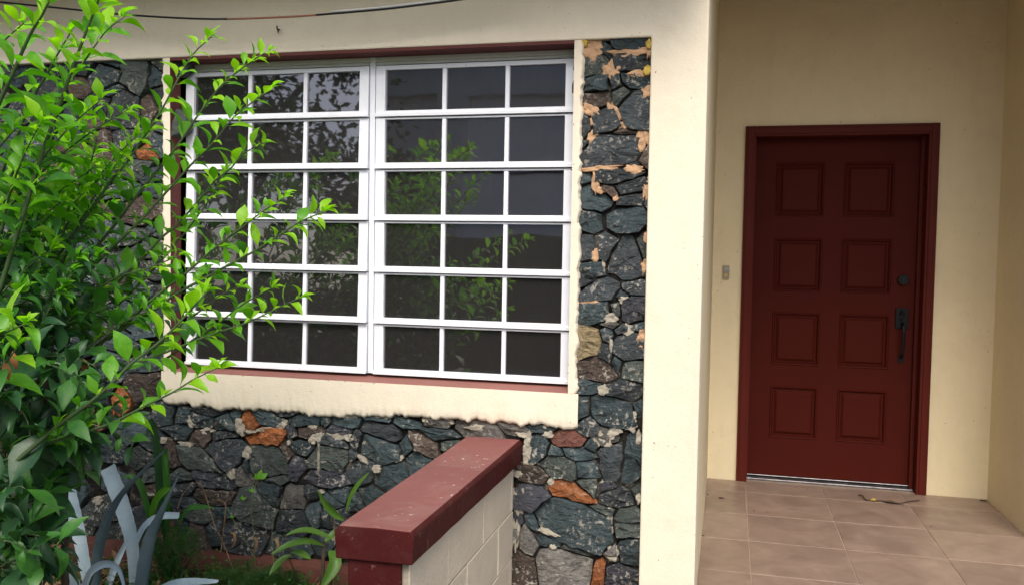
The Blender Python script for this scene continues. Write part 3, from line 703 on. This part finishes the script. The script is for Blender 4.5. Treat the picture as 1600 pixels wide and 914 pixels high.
for mat in ('leaf_young', 'leaf_bright', 'leaf_mid', 'leaf_dark', 'leaf_dead'):
    LEAF[mat] = []
    for sdd in range(5):
        m = leaf_mesh(1, (.46, .38, .42, .50, .34)[sdd], (.25, .45, .65, .35, .55)[sdd], (.10, .07, .13, .05, .16)[sdd], 6, sdd*7+1, mat)
        LEAF[mat].append((m, m.mesh('leaf', mat, smooth=True)))
leaves = []           # (matrix, tone, shape, size on the picture)
shrub = thing('shrub', 'tall leafy green shrub with arching stems in front of the left window', 'shrub', tuple(P(40, 760, -1.1)*1.0))
shrub.location.z = -.04
def add_leaf(pos, d, nrm, size, tone):
    d = d.normalized(); x = d.cross(nrm).normalized(); nn = x.cross(d)
    mt = Matrix(((x.x*size, d.x*size, nn.x*size, pos.x), (x.y*size, d.y*size, nn.y*size, pos.y), (x.z*size, d.z*size, nn.z*size, pos.z), (0, 0, 0, 1)))
    leaves.append((mt, tone, random.randrange(5), size/(pos-CAM).length))
STEMS = MB()
def stem(uv, Y0, Y1, r0=.0042, leaf=.066, tone='bright', start=.15, gap=.030, light=False, tip=True):
    n = len(uv); pts = [P(u, v, Y0+(Y1-Y0)*i/(n-1)) for i, (u, v) in enumerate(uv)]
    pts = smooth_line(pts, 4)
    STEMS.tube(pts, r0, r0*.35, 5, 1 if light else 0)
    L = [0]
    for a, b in zip(pts, pts[1:]): L.append(L[-1]+(b-a).length)
    tot = L[-1]; t = tot*start; side = random.choice((-1, 1)); az = random.uniform(0, 6.28)
    while t < tot:
        i = max(k for k in range(len(L)) if L[k] <= t); i = min(i, len(pts)-2)
        d = (pts[i+1]-pts[i]).normalized(); p = pts[i]+d*(t-L[i])
        az += 2.4+random.gauss(0, .35)
        a = d.cross(Vector((0, 1, .2))).normalized(); b = d.cross(a).normalized()
        out = a*math.cos(az)+b*math.sin(az)*.75
        f = t/tot
        ld = (d*random.uniform(.25, .75)+out*1.0+Vector((0, -.12, .15))).normalized()
        nr = (Vector((0, -.25, 1.0))+d*.3+Vector((random.gauss(0, .3), random.gauss(0, .3), 0))).normalized()
        sz = leaf*1.08*random.uniform(.5, 1.28)*(1.05-.35*max(0, f-.6)/.4)
        q = f+random.gauss(0, .15)
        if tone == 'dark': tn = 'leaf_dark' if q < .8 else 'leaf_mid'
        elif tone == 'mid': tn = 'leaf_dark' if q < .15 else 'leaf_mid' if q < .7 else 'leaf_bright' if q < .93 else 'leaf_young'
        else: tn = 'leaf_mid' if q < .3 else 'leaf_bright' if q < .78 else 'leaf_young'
        if random.random() < .006: tn = 'leaf_dead'; sz = min(sz*.6, .045)
        STEMS.tube([p, p+ld*sz*.14], .0013, .001, 3, 1)
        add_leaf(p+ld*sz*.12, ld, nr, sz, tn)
        if random.random() < .22: add_leaf(p, (d+out*.5).normalized(), nr, sz*.5, 'leaf_young' if tone != 'dark' else 'leaf_mid')
        t += gap*.70*random.uniform(.65, 1.3)*(1-.35*(f > .8))
    if tip:
        d = (pts[-1]-pts[-2]).normalized()
        for q in range(4):
            o = Vector((random.gauss(0, .5), random.gauss(0, .4), random.gauss(.1, .4)))
            add_leaf(pts[-1], d+o, Vector((random.gauss(0, .4), -.4, 1)).normalized(), leaf*random.uniform(.4, .75), 'leaf_young' if tone != 'dark' else 'leaf_bright')
TR = [
 ([(-40,300),(-12,190),(21,113),(47,55),(66,24),(82,-10)], -1.45,-1.5, .0065,.085,'bright'),
 ([(-10,300),(21,226),(52,152),(68,126),(89,87),(110,52)], -1.3,-1.35, .005,.08,'bright'),
 ([(-5,470),(35,340),(66,240),(92,168),(105,131),(123,81),(139,39),(160,-14)], -1.4,-1.45, .007,.085,'bright'),
 ([(10,290),(47,218),(84,165),(126,105),(147,74),(168,47),(192,29)], -1.25,-1.2, .0042,.078,'bright'),
 ([(-60,140),(0,71),(37,37)], -1.2,-1.25, .004,.08,'bright'),
 ([(60,470),(85,400),(102,357),(113,335),(126,301),(142,254),(150,220),(148,195),(143,180)], -1.15,-1.1, .0042,.06,'bright'),
 ([(40,470),(108,375),(147,322),(171,286),(194,259),(218,225),(252,173),(280,121),(302,85),(330,58)], -1.15,-1.0, .0055,.066,'bright'),
 ([(95,459),(118,430),(147,391),(184,346),(207,315),(228,288),(252,259),(280,224),(309,181),(345,135),(372,112),(404,89),(420,82)], -1.1,-.95, .0055,.066,'bright'),
 ([(110,455),(150,412),(202,362),(228,336),(252,309),(276,283),(303,253),(335,221),(368,181),(398,158),(424,139)], -1.15,-1.05, .005,.066,'bright'),
 ([(120,505),(168,459),(200,425),(226,401),(252,372),(276,352),(312,312),(336,283),(360,264),(382,240),(411,224)], -1.1,-1.0, .005,.066,'bright'),
 ([(180,480),(215,447),(247,413),(276,380),(319,324),(344,283),(354,268)], -.95,-.9, .0045,.062,'bright'),
 ([(170,530),(215,487),(264,447),(295,423),(341,384),(375,358),(409,332),(447,307)], -1.2,-1.15, .005,.064,'bright'),
 ([(150,540),(200,508),(240,485),(276,459),(324,433),(360,413),(399,392),(433,370),(471,346),(508,331)], -1.2,-1.15, .0055,.064,'bright'),
 ([(230,555),(288,505),(323,478),(346,460),(376,448)], -1.0,-1.0, .004,.058,'bright'),
 ([(260,560),(300,532),(341,505),(376,478),(401,463),(425,450)], -1.05,-1.0, .004,.058,'bright'),
 ([(150,600),(200,575),(240,558),(290,538),(341,519),(386,504),(416,490),(441,478),(469,465)], -1.15,-1.1, .0045,.06,'bright'),
 ([(20,725),(57,693),(94,662),(137,631),(171,602),(205,568),(242,540),(273,511),(300,482),(322,458)], -1.55,-1.4, .0065,.072,'bright'),
 ([(0,722),(74,693),(128,676),(171,662),(211,642),(245,625),(273,611),(300,594),(338,575)], -1.5,-1.4, .005,.075,'bright'),
 ([(-40,545),(-10,525),(12,518),(40,505)], -1.75,-1.75, .004,.085,'bright'),
 ([(-30,590),(0,575),(25,545)], -1.7,-1.7, .004,.085,'bright'),
 ([(30,420),(75,370),(120,350),(160,300),(185,290)], -1.05,-1.0, .004,.065,'mid'),
 ([(60,560),(110,500),(170,440),(230,420),(280,400)], -1.2,-1.15, .0045,.066,'mid'),
 ([(80,600),(140,540),(200,500),(250,480)], -1.25,-1.2, .0045,.07,'mid'),
]
for a in TR: stem(a[0], a[1], a[2], a[3], a[4], a[5])
rs = random.Random(21)
for k in range(16):                                   # upright sprays at the top left
    u0, v0 = rs.uniform(-70, 90), rs.uniform(300, 470); an = math.radians(rs.uniform(50, 82)); ln = rs.uniform(130, 270); Y = rs.uniform(-1.4, -.9)
    stem([(u0+ln*q/4*math.cos(an-.05*q), v0-ln*q/4*math.sin(an-.05*q)) for q in range(5)], Y, Y+rs.uniform(-.1, .1), .004, rs.uniform(.062, .08), 'bright', .05, .028)
for k in range(74):                                   # the thick of the shrub
    if k < 50: u0, v0 = rs.uniform(-110, 70), rs.uniform(440, 640); an = math.radians(rs.uniform(28, 85)); ln = rs.uniform(90, 210)
    else: u0, v0 = rs.uniform(-330, -80), rs.uniform(300, 640); an = math.radians(rs.uniform(50, 110)); ln = rs.uniform(180, 420)
    Y = rs.uniform(-1.4, -.7)
    uv = [(u0+ln*q/4*math.cos(an-.06*q), v0-ln*q/4*math.sin(an-.06*q)) for q in range(5)]
    stem(uv, Y, Y+rs.uniform(-.1, .1), .004, rs.uniform(.066, .085), 'mid' if v0 < 500 or k >= 50 else 'dark', .08, .027)
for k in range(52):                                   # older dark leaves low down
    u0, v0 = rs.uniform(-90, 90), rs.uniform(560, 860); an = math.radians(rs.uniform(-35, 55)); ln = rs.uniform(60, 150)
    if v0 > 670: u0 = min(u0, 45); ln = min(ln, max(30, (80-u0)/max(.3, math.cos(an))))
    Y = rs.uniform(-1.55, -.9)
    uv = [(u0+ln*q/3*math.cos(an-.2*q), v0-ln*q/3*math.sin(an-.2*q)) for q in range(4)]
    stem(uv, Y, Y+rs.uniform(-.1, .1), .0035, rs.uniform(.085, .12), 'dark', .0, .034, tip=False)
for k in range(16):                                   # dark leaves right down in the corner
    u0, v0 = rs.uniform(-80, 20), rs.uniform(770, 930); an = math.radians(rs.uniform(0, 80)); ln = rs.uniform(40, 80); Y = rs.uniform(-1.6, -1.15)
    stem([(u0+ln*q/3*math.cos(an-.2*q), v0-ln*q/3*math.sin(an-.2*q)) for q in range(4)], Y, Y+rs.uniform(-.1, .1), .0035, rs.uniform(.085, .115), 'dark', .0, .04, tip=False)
for k in range(7):                                    # woody trunks up from the bed
    b = Vector((shrub.location.x+rs.uniform(-.14, .14), -1.1+rs.uniform(-.12, .12), -.05)); tp = P(rs.uniform(-60, 110), rs.uniform(470, 600), rs.uniform(-1.3, -.95))
    STEMS.tube(smooth_line([b, b.lerp(tp, .4)+Vector((rs.uniform(-.05, .05), 0, .05)), tp], 5), .014, .006, 6, 2)
STEMS.build('stems', ['stem_green', 'stem_light', 'stem_brown'], shrub, smooth=True)
for u, v, Y in ((131, 572, -1.3), (8, 575, -1.7), (20, 560, -1.6)):
    add_leaf(P(u, v-12, Y), Vector((.3, -.1, -1)), Vector((.6, -.8, 0)), .05, 'leaf_dead')
leaves.sort(key=lambda q: -q[3]*(1.0 if q[1] in ('leaf_young', 'leaf_bright', 'leaf_dead') else .9))
def onscreen(p):
    d = p-CAM; z = d.dot(fw); return -20 < IW/2+FOC*d.dot(rt)/z < 620 and -20 < IH/2-FOC*d.dot(up)/z < 930
big = [q for q in leaves if onscreen(q[0].translation)][:295]; ids = set(map(id, big))
for mt, tone, sh, _ in big:
    o = bpy.data.objects.new('leaf', LEAF[tone][sh][1]); C.objects.link(o); o.parent = shrub
    o.matrix_local = Matrix.Translation(-shrub.location) @ mt
fol = MB(); tones = list(LEAF)
for q in leaves:
    if id(q) in ids: continue
    mt, tone, sh, _ = q; m = LEAF[tone][sh][0]
    fol.add([mt @ Vector(v) for v in m.v], m.f, tones.index(tone))
fo = fol.build('foliage', tones, shrub, smooth=True); fo['kind'] = 'stuff'

def blade(pts, widths, up_hint, channel=.25, seg=14, thick=.0, spines=False, cols=5):
    "a long leaf along a 3D centre line with a channelled cross-section"
    pts = smooth_line(pts, max(2, seg//(len(pts)-1))); n = len(pts); m = MB()
    def wid(t):
        k = t*(len(widths)-1); i = min(int(k), len(widths)-2); return widths[i]+(widths[i+1]-widths[i])*(k-i)
    for i, p in enumerate(pts):
        d = (pts[min(i+1, n-1)]-pts[max(i-1, 0)]).normalized(); x = d.cross(up_hint).normalized(); nn = x.cross(d)
        w_ = wid(i/(n-1))/2
        for sgn in ((1, -1) if thick else (1,)):
            for k in range(cols):
                q = -1+2*k/(cols-1); e = 1+(.06 if spines and i % 2 and abs(q) == 1 else 0)
                off = nn*(channel*w_*q*q*1.0)
                if thick and sgn < 0: off -= nn*thick*(1-q*q)*(1-.7*i/n)
                m.v.append(p+x*w_*q*e+off)
    st = cols*(2 if thick else 1)
    for i in range(n-1):
        for k in range(cols-1):
            a = i*st+k; m.f.append((a, a+1, a+st+1, a+st)); m.mi.append(0)
            if thick: b = a+cols; m.f.append((b+1, b, b+st, b+st+1)); m.mi.append(1)
    return m
# agave
AG = P(165, 925, -.42); AG.z = -.04
ag = thing('agave', 'blue-grey agave with broad spiny leaves at the foot of the wall', 'agave', tuple(AG))
def aleaf(uv, Ys, wpx, hint=(0, -1, .3), ch=.35):
    n = len(uv); pts = [P(u, v, Ys[0]+(Ys[1]-Ys[0])*i/(n-1)) for i, (u, v) in enumerate(uv)]
    blade(pts, [q/510 for q in wpx], Vector(hint).normalized(), ch, 24, .011, True, 7).build('leaf', ['agave_leaf', 'agave_shaded_side'], ag, smooth=True)
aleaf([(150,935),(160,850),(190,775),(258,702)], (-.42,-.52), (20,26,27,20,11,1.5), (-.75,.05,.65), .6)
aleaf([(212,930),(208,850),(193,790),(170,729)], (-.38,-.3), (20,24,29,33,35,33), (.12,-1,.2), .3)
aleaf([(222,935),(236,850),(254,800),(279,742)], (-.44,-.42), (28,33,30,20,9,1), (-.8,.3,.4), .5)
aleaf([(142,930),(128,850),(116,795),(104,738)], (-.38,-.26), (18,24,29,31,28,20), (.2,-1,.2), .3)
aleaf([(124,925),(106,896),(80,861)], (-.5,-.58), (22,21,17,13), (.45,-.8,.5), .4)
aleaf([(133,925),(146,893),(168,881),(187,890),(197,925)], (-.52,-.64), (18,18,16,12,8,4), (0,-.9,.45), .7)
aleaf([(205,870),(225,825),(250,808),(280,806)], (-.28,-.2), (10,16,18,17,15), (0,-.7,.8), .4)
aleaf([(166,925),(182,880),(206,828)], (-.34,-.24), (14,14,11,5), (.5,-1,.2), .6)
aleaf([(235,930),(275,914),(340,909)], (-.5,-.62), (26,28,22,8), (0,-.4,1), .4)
# broad-leaved plant beside the parapet
GB = P(500, 915, -.22); GB.z = -.04
gp = thing('ginger_plant', 'young plant with broad strap leaves beside the low block wall', 'plant', tuple(GB))
hub = P(506, 846, -.24)
st = MB(); st.tube([GB, GB.lerp(hub, .5)+Vector((.004, 0, 0)), hub], .011, .006, 7); st.tube([GB+Vector((.03, 0, 0)), P(527, 860, -.24), P(520, 800, -.25)], .004, .003, 5); st.tube([GB+Vector((-.06, 0, 0)), P(452, 872, -.26), P(455, 850, -.26)], .003, .002, 5)
st.build('stem', 'stem_brown', gp, smooth=True)
def gleaf(uv, Y, w_, hint, mat='ginger_leaf'):
    n = len(uv); pts = [P(u, v, Y[0]+(Y[1]-Y[0])*i/(n-1)) for i, (u, v) in enumerate(uv)]
    blade(pts, [w_*q/420 for q in (.12, .75, 1, .95, .6, .04)], Vector(hint).normalized(), .35, 12, 0, False, 5).build('leaf', mat, gp, smooth=True)
gleaf([(537,812),(522,800),(508,783),(497,764)], (-.26,-.3), 15, (-.5,-.8,.5))
gleaf([(541,800),(548,778),(560,757),(577,737)], (-.27,-.3), 11, (-.5,-.8,.3))
gleaf([(520,842),(495,832),(470,829),(446,836)], (-.25,-.36), 15, (0,-.45,1))
gleaf([(506,852),(480,846),(450,852),(424,866)], (-.25,-.38), 15, (0,-.6,1))
gleaf([(514,860),(524,874),(516,895),(500,920)], (-.25,-.34), 21, (.5,-.9,.3))
gleaf([(455,866),(442,874),(430,886),(421,899)], (-.28,-.34), 13, (-.2,-.8,.6))
gleaf([(455,862),(466,862),(478,868),(486,873)], (-.28,-.3), 11, (0,-.7,.7))
gleaf([(505,850),(520,835),(532,826),(545,815)], (-.22,-.14), 13, (0,-.7,.7))
# strap leaves of the spent plant left of it
DB = P(265, 850, -.12); DB.z = -.04
dp = thing('strap_plant', 'dark drooping strap-leaved plant against the stones behind the agave', 'plant', tuple(DB))
def sleaf(uv, Y, w_, hint, mat):
    n = len(uv); pts = [P(u, v, Y[0]+(Y[1]-Y[0])*i/(n-1)) for i, (u, v) in enumerate(uv)]
    blade(pts, [w_*q/400 for q in (.4, .8, 1, .9, .6, .04)], Vector(hint).normalized(), .3, 14, 0, False, 5).build('leaf', mat, dp, smooth=True)
sleaf([(262,860),(252,790),(246,700),(236,655),(228,690)], (-.08,-.16), 14, (.3,-1,0), 'leaf_dark')
sleaf([(262,860),(262,780),(258,700),(262,745)], (-.08,-.14), 12, (.3,-1,0), 'leaf_mid')
sleaf([(255,870),(240,810),(250,775),(268,762)], (-.1,-.2), 24, (-.4,-.8,.3), 'leaf_bright')
sleaf([(262,862),(290,800),(315,792),(335,793)], (-.08,-.12), 12, (0,-.7,.7), 'leaf_mid')
sleaf([(250,880),(225,770),(208,745),(190,745)], (-.12,-.16), 12, (0,-.7,.7), 'leaf_mid')
MB().tube([DB, P(282, 840, -.1), P(277, 794, -.1)], .004, .003, 5).build('stem', 'stem_brown', dp)
# thin dry stalks
def stalk(name, label, lines, Y, mat, r=.0022, leafy=()):
    b = P(*lines[0][0], Y); b.z = -.04; t = thing(name, label, 'weed', tuple(b))
    for ln in lines:
        pts = [P(u, v, Y+random.uniform(-.02, .02)) for u, v in ln]; MB().tube(smooth_line(pts, 4), r, r*.6, 4).build('stalk', mat, t)
    for u, v, s_, tone in leafy:
        for q in range(3):
            m = leaf_mesh(s_, s_*.5, .4, .05*s_, 6, q+int(u)); p = P(u, v, Y-.02); R = Matrix.Translation(p) @ Matrix.Rotation(math.radians(-60+60*q+random.uniform(-15, 15)), 4, 'Y') @ Matrix.Rotation(1.1, 4, 'X')
            m.v = [tuple(R @ Vector(v_)) for v_ in m.v]; m.build('leaf', tone, t, smooth=True)
stalk('dry_weed', 'thin dry weed arching over in front of the stones, between agave and strap leaves', [[(368,900),(350,850),(336,822),(326,789),(315,758),(303,755),(287,770),(277,794)], [(345,860),(352,800),(350,784),(331,780)]], -.12, 'straw')
stalk('dry_weed', 'wiry green weed with a small bright seedling tip below the orange stone', [[(400,905),(396,830),(393,790),(402,745),(410,736)], [(394,864),(378,836),(364,810),(350,784)], [(430,905),(425,830),(436,780)]], -.1, 'stem_light', .0014, [(404, 748, .045, 'leaf_bright'), (378, 780, .02, 'leaf_bright'), (392, 768, .02, 'leaf_bright'), (361, 808, .015, 'leaf_bright')])
stalk('dry_weed', 'dark bare twigs leaning right beside the red plinth', [[(273,900),(298,864),(331,838),(359,812),(372,806)], [(280,905),(300,870),(330,845)], [(331,838),(380,836),(450,838)]], -.14, 'stem_brown', .0022)
wd = MB()
for k in range(420):
    x, y = random.uniform(-2.35, -1.08), random.uniform(-.5, -.07)
    p = Vector((x, y, -.04)); hh = random.uniform(.03, .11)*(1.5 if random.random() < .12 else 1); d = Vector((random.gauss(0, .35), random.gauss(-.1, .3), 1)).normalized()*hh
    sd2 = Vector((random.gauss(0, 1), random.gauss(0, 1), 0)).normalized()
    wd.add([p-sd2*.001, p+sd2*.001, p+d], [(0, 1, 2)])
    for q in range(3):
        a = p+d*(.45+.27*q); o = Vector((random.gauss(0, 1), random.gauss(0, 1), .5)).normalized()*random.uniform(.012, .026); x_ = o.cross(Vector((0, 0, 1))).normalized()*o.length*.28
        wd.add([a, a+o*.5+x_, a+o, a+o*.5-x_], [(0, 1, 2, 3)])
wo = wd.build('weeds', 'leaf_mid'); wo['kind'] = 'stuff'; tag(wo, 'low green weeds on the bed along the red plinth', 'weeds')
# curled dry leaves hanging on the wires
for (u, v, nm) in ((366, 840, 'curled dead leaf hanging nearest the agave on the weed stalks'), (400, 848, 'curled dead leaf hanging in the middle of the weed stalks'), (433, 850, 'curled dead leaf hanging closest to the broad-leaved plant')):
    m = blade([P(u-6, v-8, -.14), P(u, v-7, -.15), P(u+1, v+4, -.15), P(u-4, v+16, -.14)], [.004, .010, .012, .002], Vector((.4, -.8, .3)), .9, 12, 0, False, 3)
    tag(m.build('dead_leaf', 'straw', smooth=True), nm, 'dead leaf', 'dead leaves caught in the weeds')
# feathery asparagus fern
def fern(label, u, v, Y, n, spread, hgt):
    b = P(u, v, Y); b.z = -.03; t = thing('asparagus_fern', label, 'fern', tuple(b)); m = MB()
    for k in range(n):
        an = random.uniform(0, 6.28); d = Vector((math.cos(an), math.sin(an)*.6, 0)); L = random.uniform(.5, 1)*spread; h = hgt*random.uniform(.5, 1)
        pts = [b+d*L*q/8+Vector((0, 0, h*math.sin(q/8*2.3))) for q in range(9)]
        for a, c_ in zip(pts, pts[1:]):
            for s_ in range(8):
                p = a.lerp(c_, s_/8); o = Vector((random.gauss(0, 1), random.gauss(0, 1), random.gauss(.2, .8))).normalized()*.018; x = Vector((random.gauss(0, 1), random.gauss(0, 1), random.gauss(0, 1))).normalized()*.0011
                m.add([p-x, p+x, p+o], [(0, 1, 2)], 0)
    o = m.build('needles', 'fern_green', t); o['kind'] = 'stuff'
fern('feathery asparagus fern growing behind the agave leaves', 262, 885, -.22, 150, .19, .23)
fern('feathery asparagus fern low in front of the red plinth', 385, 912, -.25, 120, .2, .12)
fern('small feathery fern patch just left of the broad-leaved plant', 445, 905, -.2, 80, .13, .10)
# leaf litter and grass
lit = MB()
for k in range(1500):
    x, y = random.uniform(-3.9, -1.02), random.uniform(-1.6, -.06)
    if random.random() < .5: x, y = random.gauss(-2.55, .3), random.gauss(-.25, .15)
    if y > -.06 or x > -1.03: continue
    z = -.03+random.uniform(0, .03); an = random.uniform(0, 6.28); L = random.uniform(.02, .09); d = Vector((math.cos(an), math.sin(an), random.gauss(0, .25)))*L; x_ = Vector((-math.sin(an), math.cos(an), random.gauss(0, .5)))*random.choice((.0012, .002, .007))
    p = Vector((x, y, z)); q = p+d*.5+Vector((0, 0, random.uniform(0, .012)))
    lit.add([p-x_*.5, p+x_*.5, q+x_, q-x_, p+d], [(0, 1, 2, 3), (3, 2, 4)], random.choice((0, 0, 0, 1)))
lo_ = lit.build('leaf_litter', ['straw', 'leaf_dead'], None); lo_['kind'] = 'stuff'; tag(lo_, 'straw and dead leaves strewn over the planting bed', 'leaf litter')
gr = MB()
for k in range(260):
    x, y = random.gauss(-2.45, .35), random.gauss(-.28, .14)
    if y > -.06: continue
    p = Vector((x, y, -.04)); d = Vector((random.gauss(0, .05), random.gauss(-.02, .04), random.uniform(.04, .13))); x_ = Vector((random.gauss(0, 1), random.gauss(0, 1), 0)).normalized()*.003
    gr.add([p-x_, p+x_, p+d*.6+x_*.7, p+d*.6-x_*.7, p+d+Vector((d.x, d.y, -.01))], [(0, 1, 2, 3), (3, 2, 4)])
go = gr.build('grass', 'leaf_mid'); go['kind'] = 'stuff'; tag(go, 'sparse green grass blades round the agave', 'grass')

# ------------------------------------------------------------------ scraps on the porch floor
tw = thing('twig', 'thin dark twig with a yellow leaf scrap lying on the tiles before the door', 'twig', (.88, 1.86, 0))
MB().tube(smooth_line([Vector(p) for p in ((.750, 1.925, .006), (.764, 1.895, .012), (.775, 1.835, .005), (.81, 1.83, .006), (.864, 1.835, .007), (.944, 1.822, .004), (1.0, 1.865, .006), (1.063, 1.904, .008))], 4), .0042, .003, 5).tube([(.87, 1.834, .006), (.93, 1.80, .004), (.965, 1.80, .003)], .004, .002, 5).build('stick', 'stem_brown', tw)
blade([Vector((.855, 1.822, .006)), Vector((.90, 1.806, .010)), Vector((.955, 1.815, .004))], [.006, .024, .002], Vector((0, -.3, 1)), .4, 8, 0, False, 3).build('curled_leaf', 'stem_brown', tw)
blade([Vector((.800, 1.826, .006)), Vector((.812, 1.82, .012)), Vector((.826, 1.828, .010))], [.012, .022, .008], Vector((0, -.6, 1)), .4, 6, 0, False, 3).build('leaf_scrap', 'mortar_yellow', tw)
for u, v, s_, nm in ((1127, 778, .030, 'brown leaf scrap on the tiles nearest the porch back-left corner'), (1099, 836, .014, 'dark crumb against the left porch wall'), (1178, 798, .013, 'dark crumb on the tiles in front of the left door casing'), (1536, 782, .035, 'small heap of debris in the right corner of the porch floor'),
                      (1198, 800, .008, 'tiny dark crumb right of the crumb before the left door casing'), (1298, 779, .007, 'tiny dark crumb on the tile joint before the middle of the door'), (1303, 810, .009, 'tiny dark crumb below the middle of the door'), (1455, 822, .010, 'tiny dark crumb on the tiles left of the right porch wall'), (1106, 772, .014, 'dark crumb at the foot of the left porch wall, near the back')):
    p = PZ(u, v, 0); m = MB(); n = 7; sd_ = random.uniform(0, 50); p.x = min(p.x, XR-s_*.6); p.x = max(p.x, XC+s_*.6); p.y = min(p.y, YP-s_*.6)
    for rr, h in ((1, .0008), (.8, .25), (.3, .4)):
        for k in range(n):
            t = 2*math.pi*k/n; r = s_*.5*rr*(1+.6*nz(math.cos(t)*2+sd_, math.sin(t)*2)); m.v.append((p.x+r*math.cos(t), p.y+r*.5*math.sin(t), .0008+h*s_*.5))
    for ring in range(2):
        for k in range(n): m.f.append((ring*n+k, ring*n+(k+1) % n, ring*n+n+(k+1) % n, ring*n+n+k)); m.mi.append(0)
    m.f.append(tuple(2*n+k for k in range(n))); m.mi.append(0)
    tag(m.build('debris', 'stem_brown'), nm, 'debris', 'scraps on the porch floor')

# ------------------------------------------------------------------ across the yard, seen mirrored in the panes
nb = thing('neighbour_house', 'pale grey neighbouring house mirrored in the right-hand window panes', 'house', (-4, -11, -.16))
MB().box(-6.4, -.6, -15, -11.2, -.16, 4.35).build('wall', 'neighbour_wall', nb)
MB().box(-6.5, -.5, -15.1, -11.0, 4.352, 5.1).build('roof', 'neighbour_trim', nb)
MB().box(-4.95, -4.55, -11.2, -10.8, -.16, 4.35).build('pillar', 'neighbour_trim', nb)
MB().box(-6.4, -.6, -11.2, -11.18, 3.05, 3.09).build('ledge', 'curtain', nb)
hg = MB(); nx, nz_ = 60, 10
tagged = thing('hedge', 'dark hedge across the yard mirrored low in the window panes', 'hedge', (-4, -9.6, -.16))
hm = MB()
for i in range(61):
    for j in range(13):
        a = j/12*math.pi; x = -12+i*.25; hm.v.append((x, -9.6-.7*math.cos(a)*(1+.15*nz(x*1.3, a)), -.16+(2.05*math.sin(a)**.5 if 0 < j < 12 else 0)*(1+.10*nz(x*.9, a*2, 3))))
for i in range(60):
    for j in range(12): a = i*13+j; hm.f.append((a, a+1, a+14, a+13)); hm.mi.append(0)
hm.build('foliage', 'hedge_leaf', tagged, smooth=True)
def tree(x, y, h, r, label, seed):
    rn = random.Random(seed); t = thing('tree', label, 'tree', (x, y, -.16), 'trees across the yard')
    tk = MB(); tk.tube([(x, y, -.16), (x+.1, y, h*.35), (x-.05, y+.1, h*.6)], .16, .09, 8)
    ends = []
    for k in range(9):
        an = rn.uniform(0, 6.28); e = Vector((x+r*.8*math.cos(an), y+r*.8*math.sin(an), h*rn.uniform(.55, .95))); ends.append(e)
        tk.tube([(x, y, h*rn.uniform(.35, .58)), Vector((x, y, h*.55)).lerp(e, .5)+Vector((0, 0, .15)), e], .05, .015, 5)
    tk.build('trunk', 'bark', t)
    cr = MB()
    for k in range(6000):
        e = rn.choice(ends); p = e+Vector((rn.gauss(0, .38), rn.gauss(0, .38), rn.gauss(0, .3)))*r*.62
        d = Vector((rn.gauss(0, 1), rn.gauss(0, 1), rn.gauss(-.3, .7))).normalized()*.16; x_ = d.cross(Vector((rn.gauss(0, 1), rn.gauss(0, 1), 1))).normalized()*.045
        cr.add([p, p+d*.5+x_, p+d, p+d*.5-x_], [(0, 1, 2, 3)])
    cr.build('crown', 'tree_leaf', t)
tree(-7.4, -8.4, 6.2, 2.1, 'dark leafy tree mirrored in the left window panes, nearer the centre', 4)
tree(-10.0, -8.0, 6.8, 2.4, 'dark leafy tree mirrored in the leftmost window panes', 9)
tree(-5.35, -9.0, 3.1, .55, 'small tree mirrored at the left edge of the right window', 12)
